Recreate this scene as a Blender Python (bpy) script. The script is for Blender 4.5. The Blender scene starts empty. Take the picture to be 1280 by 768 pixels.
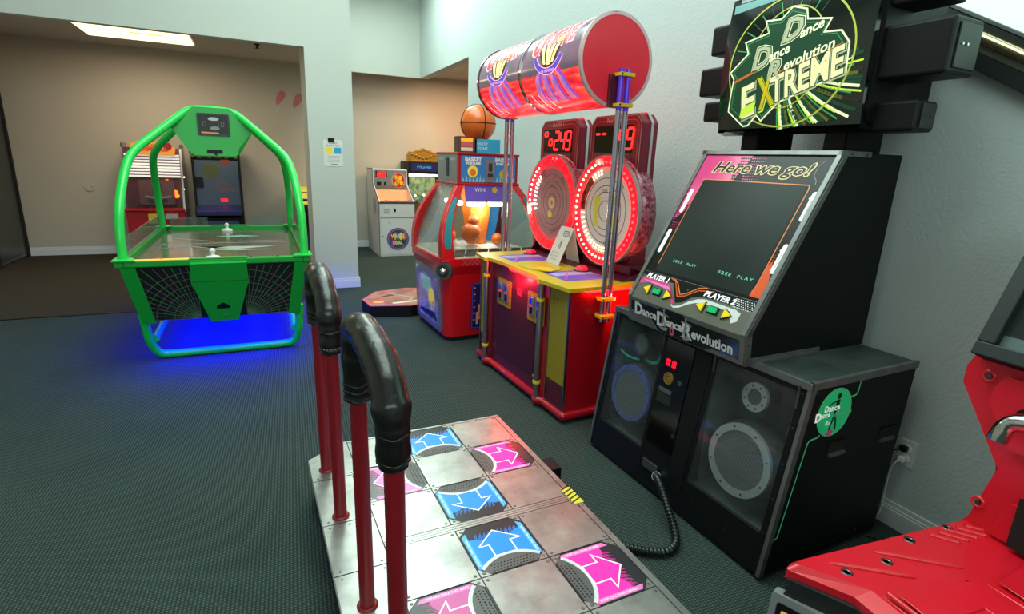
import bpy, bmesh, math, random
from mathutils import Matrix, Vector
random.seed(7)
scene = bpy.context.scene
COL = scene.collection
PI = math.pi

# ------------------------------------------------------------------ materials
def lin(c):
    o = []
    for v in c[:3]:
        v = v / 255.0
        o.append(v / 12.92 if v <= 0.04045 else ((v + 0.055) / 1.055) ** 2.4)
    return (o[0], o[1], o[2], 1.0)

MATS = {}
def mat(name, col, rough=0.5, metal=0.0, em=None, es=0.0, bump=None, var=None, coat=0.0, spec=0.5, rvar=None):
    """col / em are 0-255 sRGB. bump=(scale,strength,dist). var=(scale,col2,contrast)."""
    m = bpy.data.materials.new(name); m.use_nodes = True
    nt = m.node_tree; N = nt.nodes; L = nt.links
    b = N['Principled BSDF']
    b.inputs['Base Color'].default_value = lin(col)
    b.inputs['Roughness'].default_value = rough
    b.inputs['Metallic'].default_value = metal
    b.inputs['Specular IOR Level'].default_value = spec
    b.inputs['Coat Weight'].default_value = coat
    b.inputs['Coat Roughness'].default_value = 0.08
    if em is not None:
        b.inputs['Emission Color'].default_value = lin(em)
        b.inputs['Emission Strength'].default_value = es
    tc = None
    if bump or var or rvar:
        tc = N.new('ShaderNodeTexCoord')
    if bump:
        n = N.new('ShaderNodeTexNoise'); n.inputs['Scale'].default_value = bump[0]; n.inputs['Detail'].default_value = 3
        L.new(tc.outputs['Object'], n.inputs['Vector'])
        bp = N.new('ShaderNodeBump'); bp.inputs['Strength'].default_value = bump[1]
        bp.inputs['Distance'].default_value = bump[2] if len(bump) > 2 else 0.002
        L.new(n.outputs['Fac'], bp.inputs['Height']); L.new(bp.outputs['Normal'], b.inputs['Normal'])
    if var:
        n = N.new('ShaderNodeTexNoise'); n.inputs['Scale'].default_value = var[0]; n.inputs['Detail'].default_value = 5
        L.new(tc.outputs['Object'], n.inputs['Vector'])
        r = N.new('ShaderNodeValToRGB'); w = var[2] if len(var) > 2 else 0.15
        r.color_ramp.elements[0].position = 0.5 - w; r.color_ramp.elements[0].color = lin(col)
        r.color_ramp.elements[1].position = 0.5 + w; r.color_ramp.elements[1].color = lin(var[1])
        L.new(n.outputs['Fac'], r.inputs['Fac']); L.new(r.outputs['Color'], b.inputs['Base Color'])
        if em is not None: L.new(r.outputs['Color'], b.inputs['Emission Color'])
    if rvar:
        n = N.new('ShaderNodeTexNoise'); n.inputs['Scale'].default_value = rvar[0]; n.inputs['Detail'].default_value = 6
        L.new(tc.outputs['Object'], n.inputs['Vector'])
        mr = N.new('ShaderNodeMapRange'); mr.inputs['From Min'].default_value = .3; mr.inputs['From Max'].default_value = .7
        mr.inputs['To Min'].default_value = rvar[1]; mr.inputs['To Max'].default_value = rvar[2]
        L.new(n.outputs['Fac'], mr.inputs['Value']); L.new(mr.outputs['Result'], b.inputs['Roughness'])
    MATS[name] = m
    return m

def glass(name, tint=(235, 240, 238), refl=1.0, haze=0.0):
    m = bpy.data.materials.new(name); m.use_nodes = True
    nt = m.node_tree; N = nt.nodes; L = nt.links
    N.remove(N['Principled BSDF'])
    out = N['Material Output']
    t = N.new('ShaderNodeBsdfTransparent'); t.inputs['Color'].default_value = lin(tint)
    g = N.new('ShaderNodeBsdfGlossy'); g.inputs['Roughness'].default_value = 0.04
    f = N.new('ShaderNodeFresnel'); f.inputs['IOR'].default_value = 1.45
    mx = N.new('ShaderNodeMixShader')
    ge = N.new('ShaderNodeNewGeometry'); sb = N.new('ShaderNodeMath'); sb.operation = 'SUBTRACT'; sb.inputs[0].default_value = 1.0
    L.new(ge.outputs['Backfacing'], sb.inputs[1]); ml = N.new('ShaderNodeMath'); ml.operation = 'MULTIPLY'
    L.new(f.outputs['Fac'], ml.inputs[0]); L.new(sb.outputs[0], ml.inputs[1])
    L.new(ml.outputs[0], mx.inputs['Fac']); L.new(t.outputs[0], mx.inputs[1]); L.new(g.outputs[0], mx.inputs[2])
    last = mx
    if haze > 0:
        d = N.new('ShaderNodeBsdfDiffuse'); d.inputs['Color'].default_value = lin((215, 220, 218))
        m2 = N.new('ShaderNodeMixShader'); m2.inputs['Fac'].default_value = haze
        L.new(last.outputs[0], m2.inputs[1]); L.new(d.outputs[0], m2.inputs[2]); last = m2
    L.new(last.outputs[0], out.inputs['Surface'])
    MATS[name] = m
    return m

# paints / structure
mat('wall_paint', (188, 200, 199), 0.8, bump=(75, .6, .005))
mat('wall_smooth', (200, 204, 198), 0.9, bump=(60, .15, .002))
mat('wall_tan', (188, 180, 168), 0.9, bump=(50, .15, .002))
mat('ceiling_paint', (190, 186, 176), 0.95)
mat('carpet_brown', (58, 54, 46), 0.98, spec=.1, bump=(200, .6, .004))
mat('trim_white', (214, 218, 218), 0.55)
mat('black', (10, 10, 11), 0.5, spec=.3)
mat('black_matte', (18, 18, 18), 0.8)
mat('black_gloss', (10, 11, 12), 0.12, coat=.5)
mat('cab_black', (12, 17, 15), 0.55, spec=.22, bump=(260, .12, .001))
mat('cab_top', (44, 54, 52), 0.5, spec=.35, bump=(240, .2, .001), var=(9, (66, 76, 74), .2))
mat('frame_grey', (112, 114, 112), 0.42, 0.75, var=(14, (136, 138, 136), .25))
mat('chrome', (215, 218, 222), 0.12, 1.0)
mat('steel', (176, 178, 180), 0.3, 1.0)
mat('screw', (120, 118, 114), 0.35, 1.0)
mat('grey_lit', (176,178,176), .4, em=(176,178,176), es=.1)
mat('window_pale', (205,238,222), .25, em=(200,240,222), es=.55)
mat('white', (235, 236, 234), 0.5)
mat('white_lit', (235, 236, 234), 0.5, em=(240, 240, 235), es=.25)
mat('grey', (128, 130, 132), 0.5)
mat('dark_grey', (48, 50, 52), 0.5)
mat('mid_dark', (72, 74, 76), 0.5)
mat('pink', (226, 48, 160), 0.3, em=(235, 40, 170), es=.28)
mat('pink_pale', (226, 120, 190), 0.3, em=(235, 120, 190), es=.12)
mat('pink_faded', (206, 92, 160), 0.35, em=(210, 90, 160), es=.10)
mat('blue', (10, 130, 222), 0.3, em=(0, 125, 235), es=.32)
mat('blue_pale', (70, 170, 235), 0.3, em=(70, 170, 240), es=.2)
mat('panel_dark', (46, 46, 50), 0.25)
mat('mesh_grey', (96, 96, 96), 0.45, .4)
mat('outline_white', (240, 240, 245), 0.35, em=(240, 240, 245), es=.2)
mat('arc_white', (222, 224, 226), 0.35)
mat('pole_red', (150, 16, 30), 0.38, coat=.15, bump=(60, .1, .001), var=(12, (132, 12, 26), .3))
mat('leather', (15, 16, 16), 0.3, bump=(30, .55, .005), coat=.1)
mat('hazard_yellow', (225, 210, 60), 0.5)
mat('green_hockey', (4, 156, 52), 0.42, coat=.1)
mat('green_tube', (16, 205, 78), 0.33, coat=.2)
mat('aqua_tube', (16, 230, 58), 0.33, coat=.2)
mat('web_line', (104, 108, 104), 0.6)
mat('web_green', (30, 160, 70), 0.6)
mat('hockey_black', (12, 14, 14), 0.5)
mat('playfield', (84, 80, 72), 0.18, coat=.3)
mat('amber_strip', (225, 170, 70), 0.5, em=(230, 160, 60), es=.55)
mat('red_body', (168, 8, 26), 0.35, coat=.3)
mat('red_bright', (200, 16, 28), 0.3, coat=.3)
mat('maroon', (84, 10, 34), 0.4, coat=.2)
mat('maroon_flat', (66, 8, 28), 0.5)
mat('yellow', (205, 180, 20), 0.4, coat=.2)
mat('yellow_dull', (150, 130, 18), 0.5)
mat('yellow_clamp', (235, 195, 20), 0.4)
mat('led_red', (255, 20, 30), 0.5, em=(255, 25, 25), es=3.5)
mat('led_red_soft', (235, 14, 40), 0.4, em=(255, 10, 40), es=.8)
mat('lip_red', (255, 20, 30), 0.5, em=(255, 15, 20), es=14)
mat('led_blue', (20, 20, 255), 0.5, em=(20, 20, 255), es=6)
mat('led_white', (255, 250, 240), 0.5, em=(255, 235, 215), es=7)
mat('bulb', (255, 230, 200), 0.5, em=(255, 215, 170), es=3.5)
mat('lamp_white', (255, 252, 240), 0.5, em=(255, 245, 225), es=9)
mat('lamp_warm', (255, 230, 170), 0.5, em=(255, 226, 165), es=5)
mat('disc_pale', (205, 196, 190), 0.35, em=(215, 190, 180), es=.25)
mat('disc_line', (120, 100, 98), 0.5)
mat('disc_yellow', (200, 180, 60), 0.4, em=(200, 180, 60), es=.3)
mat('display_dark', (30, 5, 10), 0.2)
mat('drum_red', (205, 34, 52), 0.35, em=(205, 30, 50), es=.12)
mat('logo_red', (240, 40, 50), 0.4, em=(250, 45, 50), es=.9)
mat('logo_pink', (250, 170, 175), 0.4, em=(250, 170, 175), es=.9)
mat('logo_yellow', (250, 225, 130), 0.4, em=(255, 225, 130), es=1.0)
mat('logo_blue', (60, 50, 150), 0.4, em=(70, 60, 170), es=.8)
mat('logo_orange', (250, 130, 20), 0.4, em=(250, 130, 20), es=.8)
mat('pole_clear', (186, 180, 200), 0.14, 0.85)
mat('pole_violet', (96, 60, 190), 0.2, 0.4, em=(80, 50, 200), es=.15)
mat('paper', (226, 224, 222), 0.8)
mat('ink', (50, 50, 56), 0.7)
mat('orange_ball', (220, 104, 24), 0.35, coat=.4)
mat('orange', (228, 120, 40), 0.5)
mat('sky_blue', (40, 165, 210), 0.5)
mat('blue_panel', (30, 96, 150), 0.4, em=(40, 120, 180), es=.2)
mat('navy', (28, 32, 92), 0.4)
mat('purple', (96, 74, 170), 0.45, em=(90, 70, 180), es=.12)
mat('teal', (22, 140, 150), 0.35)
mat('silver_panel', (150, 152, 154), 0.35, .6)
mat('peach', (232, 160, 140), 0.5)
mat('gold', (170, 130, 50), 0.4, .5, bump=(40, .6, .01))
mat('cream', (222, 214, 190), 0.6)
mat('warm_lit', (240, 150, 110), 0.5, em=(250, 150, 100), es=.9)
mat('salmon', (206, 96, 104), 0.5)
mat('platform_art', (150, 88, 84), 0.45, var=(6, (178, 128, 104), .1))
mat('cab_grey_white', (206, 212, 216), 0.5)
mat('crt', (22, 32, 30), 0.4, spec=.25, var=(2.2, (34, 46, 43), .3))
mat('crt_text', (120, 210, 175), 0.5, em=(120, 230, 180), es=.15)
mat('art_black', (16, 18, 18), 0.3, spec=.3)
mat('art_pink', (232, 74, 140), 0.22, coat=.3)
mat('art_orange', (236, 92, 44), 0.3)
mat('line_orange', (228, 130, 60), 0.35)
mat('cream_line', (240, 210, 160), 0.4)
mat('btn_yellow', (235, 205, 30), 0.35, em=(235, 205, 30), es=.12)
mat('btn_green', (20, 170, 100), 0.3, em=(20, 170, 100), es=.15)
mat('panel_metal', (106, 106, 98), 0.42, .6, var=(10, (122, 122, 112), .3))
mat('side_green', (30, 205, 130), 0.45, em=(30, 200, 120), es=.08)
mat('line_green', (100, 220, 160), 0.45)
mat('ring_metal', (200, 204, 208), 0.35, .5)
mat('ring_blue_reflection', (112, 116, 160), 0.35, .4, em=(40, 40, 220), es=.04)  # grey speaker ring; blue reflection put in as tint and faint glow
mat('cone', (74, 78, 80), 0.5)
mat('speaker_body', (66, 70, 72), 0.35)
mat('speaker_back', (44, 50, 49), 0.35, spec=.7, var=(5, (100, 106, 105), .10))
mat('teal_wire', (30, 170, 140), 0.5)
mat('red_plastic', (232, 20, 50), 0.36, coat=.3, bump=(180, .12, .001), var=(5, (214, 20, 32), .3))
mat('red_ridge', (226, 40, 50), 0.3, coat=.3)
mat('carbon', (30, 31, 32), 0.5, bump=(120, .6, .003))
mat('screen_grey', (40, 46, 46), 0.15, coat=.3)
mat('bezel_teal', (86, 104, 104), 0.4)
mat('conduit', (40, 46, 48), 0.3, .6)
mat('cable_black', (16, 17, 18), 0.5)
mat('cover_grey', (84, 96, 96), 0.6)
mat('petal', (196, 122, 118), 0.9)
mat('door_dark', (46, 54, 50), 0.35)
mat('brass', (206, 186, 140), 0.22, .9)
mat('window_black', (20, 28, 28), 0.5)
mat('strip_light', (250, 240, 200), 0.5, em=(255, 234, 180), es=1.2)
mat('gloss_sign', (16, 24, 22), 0.1, coat=.6, em=(16, 30, 26), es=.15)
mat('sign_lime', (190, 220, 60), 0.3, em=(190, 225, 60), es=.4)
mat('sign_olive', (96, 110, 40), .3, em=(96,110,40), es=.2)
mat('sign_brown', (60, 48, 36), .3)
mat('sign_line', (176, 190, 80), .3, em=(176, 190, 80), es=.25)
mat('sign_green', (60, 150, 80), 0.3, em=(60, 160, 90), es=.25)
mat('sign_dkgreen', (30, 70, 48), 0.3, em=(30, 80, 50), es=.15)
mat('sign_cream', (228, 224, 170), 0.3, em=(232, 226, 170), es=.35)
mat('sign_grey', (176, 182, 150), 0.3, em=(176, 184, 150), es=.3)
mat('sign_pale', (226, 232, 190), 0.3, em=(226, 232, 190), es=.4)
mat('sign_glass_blue', (120, 168, 165), 0.15, em=(120, 168, 165), es=.2)
mat('art_yellowgreen', (190, 200, 60), 0.5, em=(205, 215, 70), es=.5)
mat('art_slate', (52, 62, 80), 0.3, em=(50, 60, 80), es=.15)
mat('art_olive', (88, 92, 40), 0.4)
mat('glow_orange', (255, 110, 30), 0.5, em=(255, 90, 20), es=3)
mat('rim_grey', (170, 160, 158), 0.35)
mat('side_poster', (70, 80, 140), 0.4, em=(70, 80, 160), es=.15, var=(7, (150, 130, 190), .12))
mat('water_scene', (70, 100, 92), 0.4, em=(80, 110, 96), es=.7, var=(9, (150, 160, 110), .1))
mat('logo_blue2', (120, 70, 180), 0.4, em=(120, 70, 190), es=.6)
mat('wine', (128, 20, 48), .35, coat=.2)
mat('lavender', (180, 170, 220), .4)
mat('disc_rose', (176, 128, 130), .35, em=(190, 100, 105), es=.15)
mat('bulb_dim', (235, 150, 130), .5, em=(240, 110, 100), es=.6)
mat('rim_dark', (110, 76, 88), .4)
mat('rim_pale', (225, 190, 195), .25, .4)
mat('brown', (84, 56, 36), .6)
mat('outline_grey', (172, 182, 176), .4)
mat('mint', (120, 190, 168), .4)
mat('gold_sign', (224, 150, 60), .45, em=(224, 140, 50), es=.2)
mat('display_mauve', (110, 62, 70), .4)
mat('salmon_dark', (150, 62, 60), .5)
glass('glass_clear')
glass('glass_guard', (225, 235, 230), haze=.07)
glass('glass_haze', (205, 212, 210), haze=.22)
glass('acrylic_dark', (238, 241, 240), haze=.02)

def special_mats():
    # carpet
    m = mat('carpet', (60, 76, 74), 0.95, spec=.1); nt = m.node_tree; N = nt.nodes; L = nt.links; b = N['Principled BSDF']
    tc = N.new('ShaderNodeTexCoord')
    mp = N.new('ShaderNodeMapping'); L.new(tc.outputs['Object'], mp.inputs['Vector'])
    mp.inputs['Rotation'].default_value = (0, 0, math.radians(3))
    w1 = N.new('ShaderNodeTexWave'); w1.bands_direction = 'X'; w1.inputs['Scale'].default_value = 22; w1.inputs['Distortion'].default_value = 1.2
    w1.inputs['Detail'].default_value = 2; w1.inputs['Detail Scale'].default_value = 3
    w2 = N.new('ShaderNodeTexWave'); w2.bands_direction = 'Y'; w2.inputs['Scale'].default_value = 26; w2.inputs['Distortion'].default_value = 1.5
    w2.inputs['Detail'].default_value = 2; w2.inputs['Detail Scale'].default_value = 3
    L.new(mp.outputs['Vector'], w1.inputs['Vector']); L.new(mp.outputs['Vector'], w2.inputs['Vector'])
    mm = N.new('ShaderNodeMath'); mm.operation = 'MULTIPLY'
    L.new(w1.outputs['Fac'], mm.inputs[0]); L.new(w2.outputs['Fac'], mm.inputs[1])
    n = N.new('ShaderNodeTexNoise'); n.inputs['Scale'].default_value = 1.3; n.inputs['Detail'].default_value = 6; n.inputs['Roughness'].default_value = .7
    L.new(tc.outputs['Object'], n.inputs['Vector'])
    ad = N.new('ShaderNodeMath'); ad.operation = 'MULTIPLY_ADD'; ad.inputs[1].default_value = .75
    n2 = N.new('ShaderNodeMath'); n2.operation = 'MULTIPLY'; n2.inputs[1].default_value = .3
    L.new(n.outputs['Fac'], n2.inputs[0]); L.new(mm.outputs[0], ad.inputs[0]); L.new(n2.outputs[0], ad.inputs[2])
    r = N.new('ShaderNodeValToRGB')
    r.color_ramp.elements[0].position = .1; r.color_ramp.elements[0].color = lin((36, 45, 43))
    r.color_ramp.elements[1].position = .85; r.color_ramp.elements[1].color = lin((80, 97, 91))
    L.new(ad.outputs[0], r.inputs['Fac']); L.new(r.outputs['Color'], b.inputs['Base Color'])
    bp = N.new('ShaderNodeBump'); bp.inputs['Strength'].default_value = .55; bp.inputs['Distance'].default_value = .0035
    L.new(mm.outputs[0], bp.inputs['Height']); L.new(bp.outputs['Normal'], b.inputs['Normal'])
    # scratched aluminium plates
    m = mat('plate_metal', (190, 192, 188), 0.4, .82, bump=(7, .25, .004)); nt = m.node_tree; N = nt.nodes; L = nt.links; b = N['Principled BSDF']
    tc = N.new('ShaderNodeTexCoord')
    n = N.new('ShaderNodeTexNoise'); n.inputs['Scale'].default_value = 6; n.inputs['Detail'].default_value = 8; n.inputs['Roughness'].default_value = .7
    L.new(tc.outputs['Object'], n.inputs['Vector'])
    r = N.new('ShaderNodeValToRGB')
    r.color_ramp.elements[0].position = .35; r.color_ramp.elements[0].color = lin((150, 152, 149))
    r.color_ramp.elements[1].position = .65; r.color_ramp.elements[1].color = lin((186, 188, 184))
    L.new(n.outputs['Fac'], r.inputs['Fac']); L.new(r.outputs['Color'], b.inputs['Base Color'])
    mr = N.new('ShaderNodeMapRange'); mr.inputs['To Min'].default_value = .2; mr.inputs['To Max'].default_value = .46
    n3 = N.new('ShaderNodeTexNoise'); n3.inputs['Scale'].default_value = 14; n3.inputs['Detail'].default_value = 9
    L.new(tc.outputs['Object'], n3.inputs['Vector']); L.new(n3.outputs['Fac'], mr.inputs['Value']); L.new(mr.outputs['Result'], b.inputs['Roughness'])
    # streaky drum artwork (backlit sign), streaks along a diagonal
    m = mat('drum_art', (210, 40, 50), 0.25, coat=.4); nt = m.node_tree; N = nt.nodes; L = nt.links; b = N['Principled BSDF']
    tc = N.new('ShaderNodeTexCoord'); mp = N.new('ShaderNodeMapping')
    L.new(tc.outputs['Object'], mp.inputs['Vector']); mp.inputs['Rotation'].default_value = (0.9, 0, 0); mp.inputs['Scale'].default_value = (1.5, 1.2, 9)
    n = N.new('ShaderNodeTexNoise'); n.inputs['Scale'].default_value = 4; n.inputs['Detail'].default_value = 4
    L.new(mp.outputs['Vector'], n.inputs['Vector'])
    r = N.new('ShaderNodeValToRGB'); cr = r.color_ramp
    cr.elements[0].position = .3; cr.elements[0].color = lin((170, 14, 40))
    cr.elements[1].position = .72; cr.elements[1].color = lin((250, 130, 120))
    e = cr.elements.new(.5); e.color = lin((235, 36, 44)); e = cr.elements.new(.62); e.color = lin((245, 80, 60))
    L.new(n.outputs['Fac'], r.inputs['Fac'])
    L.new(r.outputs['Color'], b.inputs['Base Color']); L.new(r.outputs['Color'], b.inputs['Emission Color']); b.inputs['Emission Strength'].default_value = .75
    m = mat('drum_art_grey', (96, 98, 112), 0.2, coat=.4, em=(96, 98, 112), es=.2, var=(5, (140, 96, 120), .15))
    m = mat('drum_art_violet', (150, 110, 190), 0.25, coat=.4, em=(150, 110, 190), es=.5, var=(16, (225, 120, 150), .1))
    # wheel rim sparkle
    mat('wheel_side', (110, 12, 40), 0.3, coat=.4, var=(45, (190, 120, 140), .12))
    # louvre/marquee white panel of the prize game
    # sign burst stripes
special_mats()

# ------------------------------------------------------------------ mesh builder
def rrect(w, h, r, cx=0, cy=0, n=5):
    pts = []
    for (sx, sy, a0) in ((1, 1, 0), (-1, 1, 90), (-1, -1, 180), (1, -1, 270)):
        for i in range(n + 1):
            a = math.radians(a0 + 90.0 * i / n)
            pts.append((cx + sx * (w / 2 - r) + r * math.cos(a), cy + sy * (h / 2 - r) + r * math.sin(a)))
    return pts
def circ(r, n=32, cx=0, cy=0, ry=None, a0=0.0, a1=2 * PI, end=False):
    ry = r if ry is None else ry
    k = n + 1 if end else n
    return [(cx + r * math.cos(a0 + (a1 - a0) * i / n), cy + ry * math.sin(a0 + (a1 - a0) * i / n)) for i in range(k)]
def area2(p):
    return sum(p[i][0] * p[(i + 1) % len(p)][1] - p[(i + 1) % len(p)][0] * p[i][1] for i in range(len(p)))

_txt = {}
def text_geo(s, size, shear=0.0, offset=0.0, spacing=1.0, width=None):
    key = (s, size, shear, offset, spacing, width)
    if key in _txt: return _txt[key]
    cu = bpy.data.curves.new('tmp', 'FONT'); cu.body = s; cu.size = size; cu.shear = shear; cu.offset = offset
    cu.space_character = spacing; cu.resolution_u = 2
    cu.align_x = 'CENTER'; cu.align_y = 'CENTER'
    ob = bpy.data.objects.new('tmp', cu); COL.objects.link(ob)
    bpy.context.view_layer.update()
    dg = bpy.context.evaluated_depsgraph_get()
    me = bpy.data.meshes.new_from_object(ob.evaluated_get(dg))
    vs = [tuple(v.co) for v in me.vertices]; fs = [tuple(p.vertices) for p in me.polygons]
    bpy.data.objects.remove(ob); bpy.data.curves.remove(cu); bpy.data.meshes.remove(me)
    if vs:
        x0 = min(v[0] for v in vs); x1 = max(v[0] for v in vs); y0 = min(v[1] for v in vs); y1 = max(v[1] for v in vs)
        k = (width / (x1 - x0)) if width else 1.0
        vs = [((v[0] - (x0 + x1) / 2) * k, v[1] - (y0 + y1) / 2, 0) for v in vs]
    _txt[key] = (vs, fs)
    return vs, fs

class MB:
    def __init__(s):
        s.v = []; s.f = []; s.fm = []; s.fs = []; s.mats = []; s.M = Matrix(); s.W = None
    def at(s, o=(0, 0, 0), x=(1, 0, 0), y=(0, 1, 0)):
        x = Vector(x).normalized(); y = Vector(y); y = (y - x * y.dot(x)).normalized(); z = x.cross(y)
        s.M = Matrix(((x.x, y.x, z.x, o[0]), (x.y, y.y, z.y, o[1]), (x.z, y.z, z.z, o[2]), (0, 0, 0, 1)))
        return s
    def mi(s, m):
        if m not in s.mats: s.mats.append(m)
        return s.mats.index(m)
    def add(s, vs, fs, m, smooth=False):
        if s.W:
            bm = bmesh.new(); bv = [bm.verts.new(v) for v in vs]
            for f in fs:
                try: bm.faces.new([bv[i] for i in f])
                except ValueError: pass
            bmesh.ops.triangulate(bm, faces=bm.faces[:])
            for _ in range(5):
                le = [e for e in bm.edges if e.calc_length() > .03]
                if not le: break
                bmesh.ops.subdivide_edges(bm, edges=le, cuts=1)
                bmesh.ops.triangulate(bm, faces=bm.faces[:])
            bm.verts.index_update(); vs = [tuple(v.co) for v in bm.verts]; fs = [tuple(v.index for v in f.verts) for f in bm.faces]; bm.free()
        b = len(s.v)
        for v in vs:
            p = Vector(v)
            if s.W: p = s.W(p)
            s.v.append(tuple(s.M @ p))
        k = s.mi(m)
        for f in fs:
            s.f.append(tuple(b + i for i in f)); s.fm.append(k); s.fs.append(smooth)
        return s
    def box(s, x0, x1, y0, y1, z0, z1, m):
        vs = [(x, y, z) for z in (z0, z1) for y in (y0, y1) for x in (x0, x1)]
        return s.add(vs, [(0, 2, 3, 1), (4, 5, 7, 6), (0, 1, 5, 4), (2, 6, 7, 3), (0, 4, 6, 2), (1, 3, 7, 5)], m)
    def prism(s, pts, z0, z1, m, sm=None, smooth=False, top=None, bot=None):
        if area2(pts) < 0: pts = pts[::-1]
        n = len(pts)
        vs = [(p[0], p[1], z0) for p in (bot or pts)] + [(p[0], p[1], z1) for p in (top or pts)]
        s.add(vs, [tuple(range(n - 1, -1, -1)), tuple(range(n, 2 * n))], m)
        s.add(vs, [(i, (i + 1) % n, n + (i + 1) % n, n + i) for i in range(n)], sm or m, smooth)
        return s
    def flat(s, pts, z, m):            # thin printed layer, 0.4 mm
        return s.prism(pts, z - .0004, z, m)
    def ring(s, ro, ri, z0, z1, m, n=40, ryo=None, ryi=None, cx=0, cy=0):
        o = circ(ro, n, cx, cy, ryo); i_ = circ(ri, n, cx, cy, ryi)
        vs = [(p[0], p[1], z1) for p in o] + [(p[0], p[1], z1) for p in i_] + [(p[0], p[1], z0) for p in o] + [(p[0], p[1], z0) for p in i_]
        fs = []
        for k in range(n):
            j = (k + 1) % n
            fs += [(k, j, n + j, n + k), (2 * n + j, 2 * n + k, 3 * n + k, 3 * n + j)]
        s.add(vs, fs, m)
        s.add(vs, [(2 * n + k, 2 * n + (k + 1) % n, (k + 1) % n, k) for k in range(n)] + [(n + k, n + (k + 1) % n, 3 * n + (k + 1) % n, 3 * n + k) for k in range(n)], m, True)
        return s
    def stroke(s, pts, w, z, m, closed=False, th=.0005):   # flat polyline of given width
        n = len(pts); L_ = []; R_ = []
        for i in range(n):
            if closed: a, b = pts[i - 1], pts[(i + 1) % n]
            else: a, b = pts[max(i - 1, 0)], pts[min(i + 1, n - 1)]
            p = pts[i]
            def nrm(q, r):
                d = math.hypot(r[0] - q[0], r[1] - q[1]) or 1; return (-(r[1] - q[1]) / d, (r[0] - q[0]) / d)
            n1 = nrm(a, p) if (a != p) else nrm(p, b); n2 = nrm(p, b) if (p != b) else n1
            nx, ny = n1[0] + n2[0], n1[1] + n2[1]; l = math.hypot(nx, ny) or 1; nx /= l; ny /= l
            k = w / 2 / max(.45, nx * n1[0] + ny * n1[1])
            L_.append((p[0] + nx * k, p[1] + ny * k)); R_.append((p[0] - nx * k, p[1] - ny * k))
        rng = range(n if closed else n - 1)
        vs = [(p[0], p[1], z) for p in L_] + [(p[0], p[1], z) for p in R_] + [(p[0], p[1], z - th) for p in L_] + [(p[0], p[1], z - th) for p in R_]
        fs = []
        for i in rng:
            j = (i + 1) % n
            fs += [(n + i, n + j, j, i), (i, j, 2 * n + j, 2 * n + i), (3 * n + i, 3 * n + j, n + j, n + i), (2 * n + i, 2 * n + j, 3 * n + j, 3 * n + i)]
        if not closed: fs += [(0, 2 * n, 3 * n, n), (n - 1, 2 * n - 1, 4 * n - 1, 3 * n - 1)]
        return s.add(vs, fs, m)
    def tube(s, path, r, m, n=12, closed=False, cap=True, smooth=True):
        P = [Vector(p) for p in path]; N = len(P); rr = r if isinstance(r, (list, tuple)) else [r] * N
        vs = []; up = None
        for i in range(N):
            if closed: t = P[(i + 1) % N] - P[i - 1]
            else: t = P[min(i + 1, N - 1)] - P[max(i - 1, 0)]
            t.normalize()
            if up is None:
                up = Vector((0, 0, 1)) if abs(t.z) < .9 else Vector((1, 0, 0))
            up = (up - t * up.dot(t)).normalized(); sd = t.cross(up)
            for k in range(n):
                a = 2 * PI * k / n
                vs.append(tuple(P[i] + (up * math.cos(a) + sd * math.sin(a)) * rr[i]))
        fs = []
        for i in range(N if closed else N - 1):
            j = (i + 1) % N
            for k in range(n):
                l = (k + 1) % n
                fs.append((i * n + k, i * n + l, j * n + l, j * n + k))
        s.add(vs, fs, m, smooth)
        if cap and not closed:
            s.add(vs, [tuple(range(n - 1, -1, -1)), tuple((N - 1) * n + k for k in range(n))], m)
        return s
    def lathe(s, prof, m, n=32, smooth=True, caps=True):
        vs = []; N = len(prof)
        for (r, z) in prof:
            for k in range(n):
                a = 2 * PI * k / n; vs.append((r * math.cos(a), r * math.sin(a), z))
        fs = [(i * n + k, i * n + (k + 1) % n, (i + 1) * n + (k + 1) % n, (i + 1) * n + k) for i in range(N - 1) for k in range(n)]
        s.add(vs, fs, m, smooth)
        if caps: s.add(vs, [tuple(range(n - 1, -1, -1)), tuple((N - 1) * n + k for k in range(n))], m)
        return s
    def ball(s, c, r, m, n=16, sz=1.0):
        prof = []; k = n // 2
        vs = [(c[0], c[1], c[2] - r * sz)]
        for i in range(1, k):
            a = -PI / 2 + PI * i / k
            for j in range(n):
                t = 2 * PI * j / n; vs.append((c[0] + r * math.cos(a) * math.cos(t), c[1] + r * math.cos(a) * math.sin(t), c[2] + r * sz * math.sin(a)))
        vs.append((c[0], c[1], c[2] + r * sz))
        fs = [(0, 1 + (j + 1) % n, 1 + j) for j in range(n)]
        for i in range(k - 2):
            for j in range(n):
                a = 1 + i * n + j; b = 1 + i * n + (j + 1) % n; fs.append((a, b, b + n, a + n))
        t = len(vs) - 1
        fs += [(t, 1 + (k - 2) * n + j, 1 + (k - 2) * n + (j + 1) % n) for j in range(n)]
        return s.add(vs, fs, m, True)
    def text(s, body, size, m, x=0, y=0, z=0, rot=0.0, shear=0.0, offset=0.0, spacing=1.0, width=None):
        vs, fs = text_geo(body, size, shear, offset, spacing, width)
        c, sn = math.cos(rot), math.sin(rot)
        return s.add([(x + v[0] * c - v[1] * sn, y + v[0] * sn + v[1] * c, z) for v in vs], fs, m)
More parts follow.
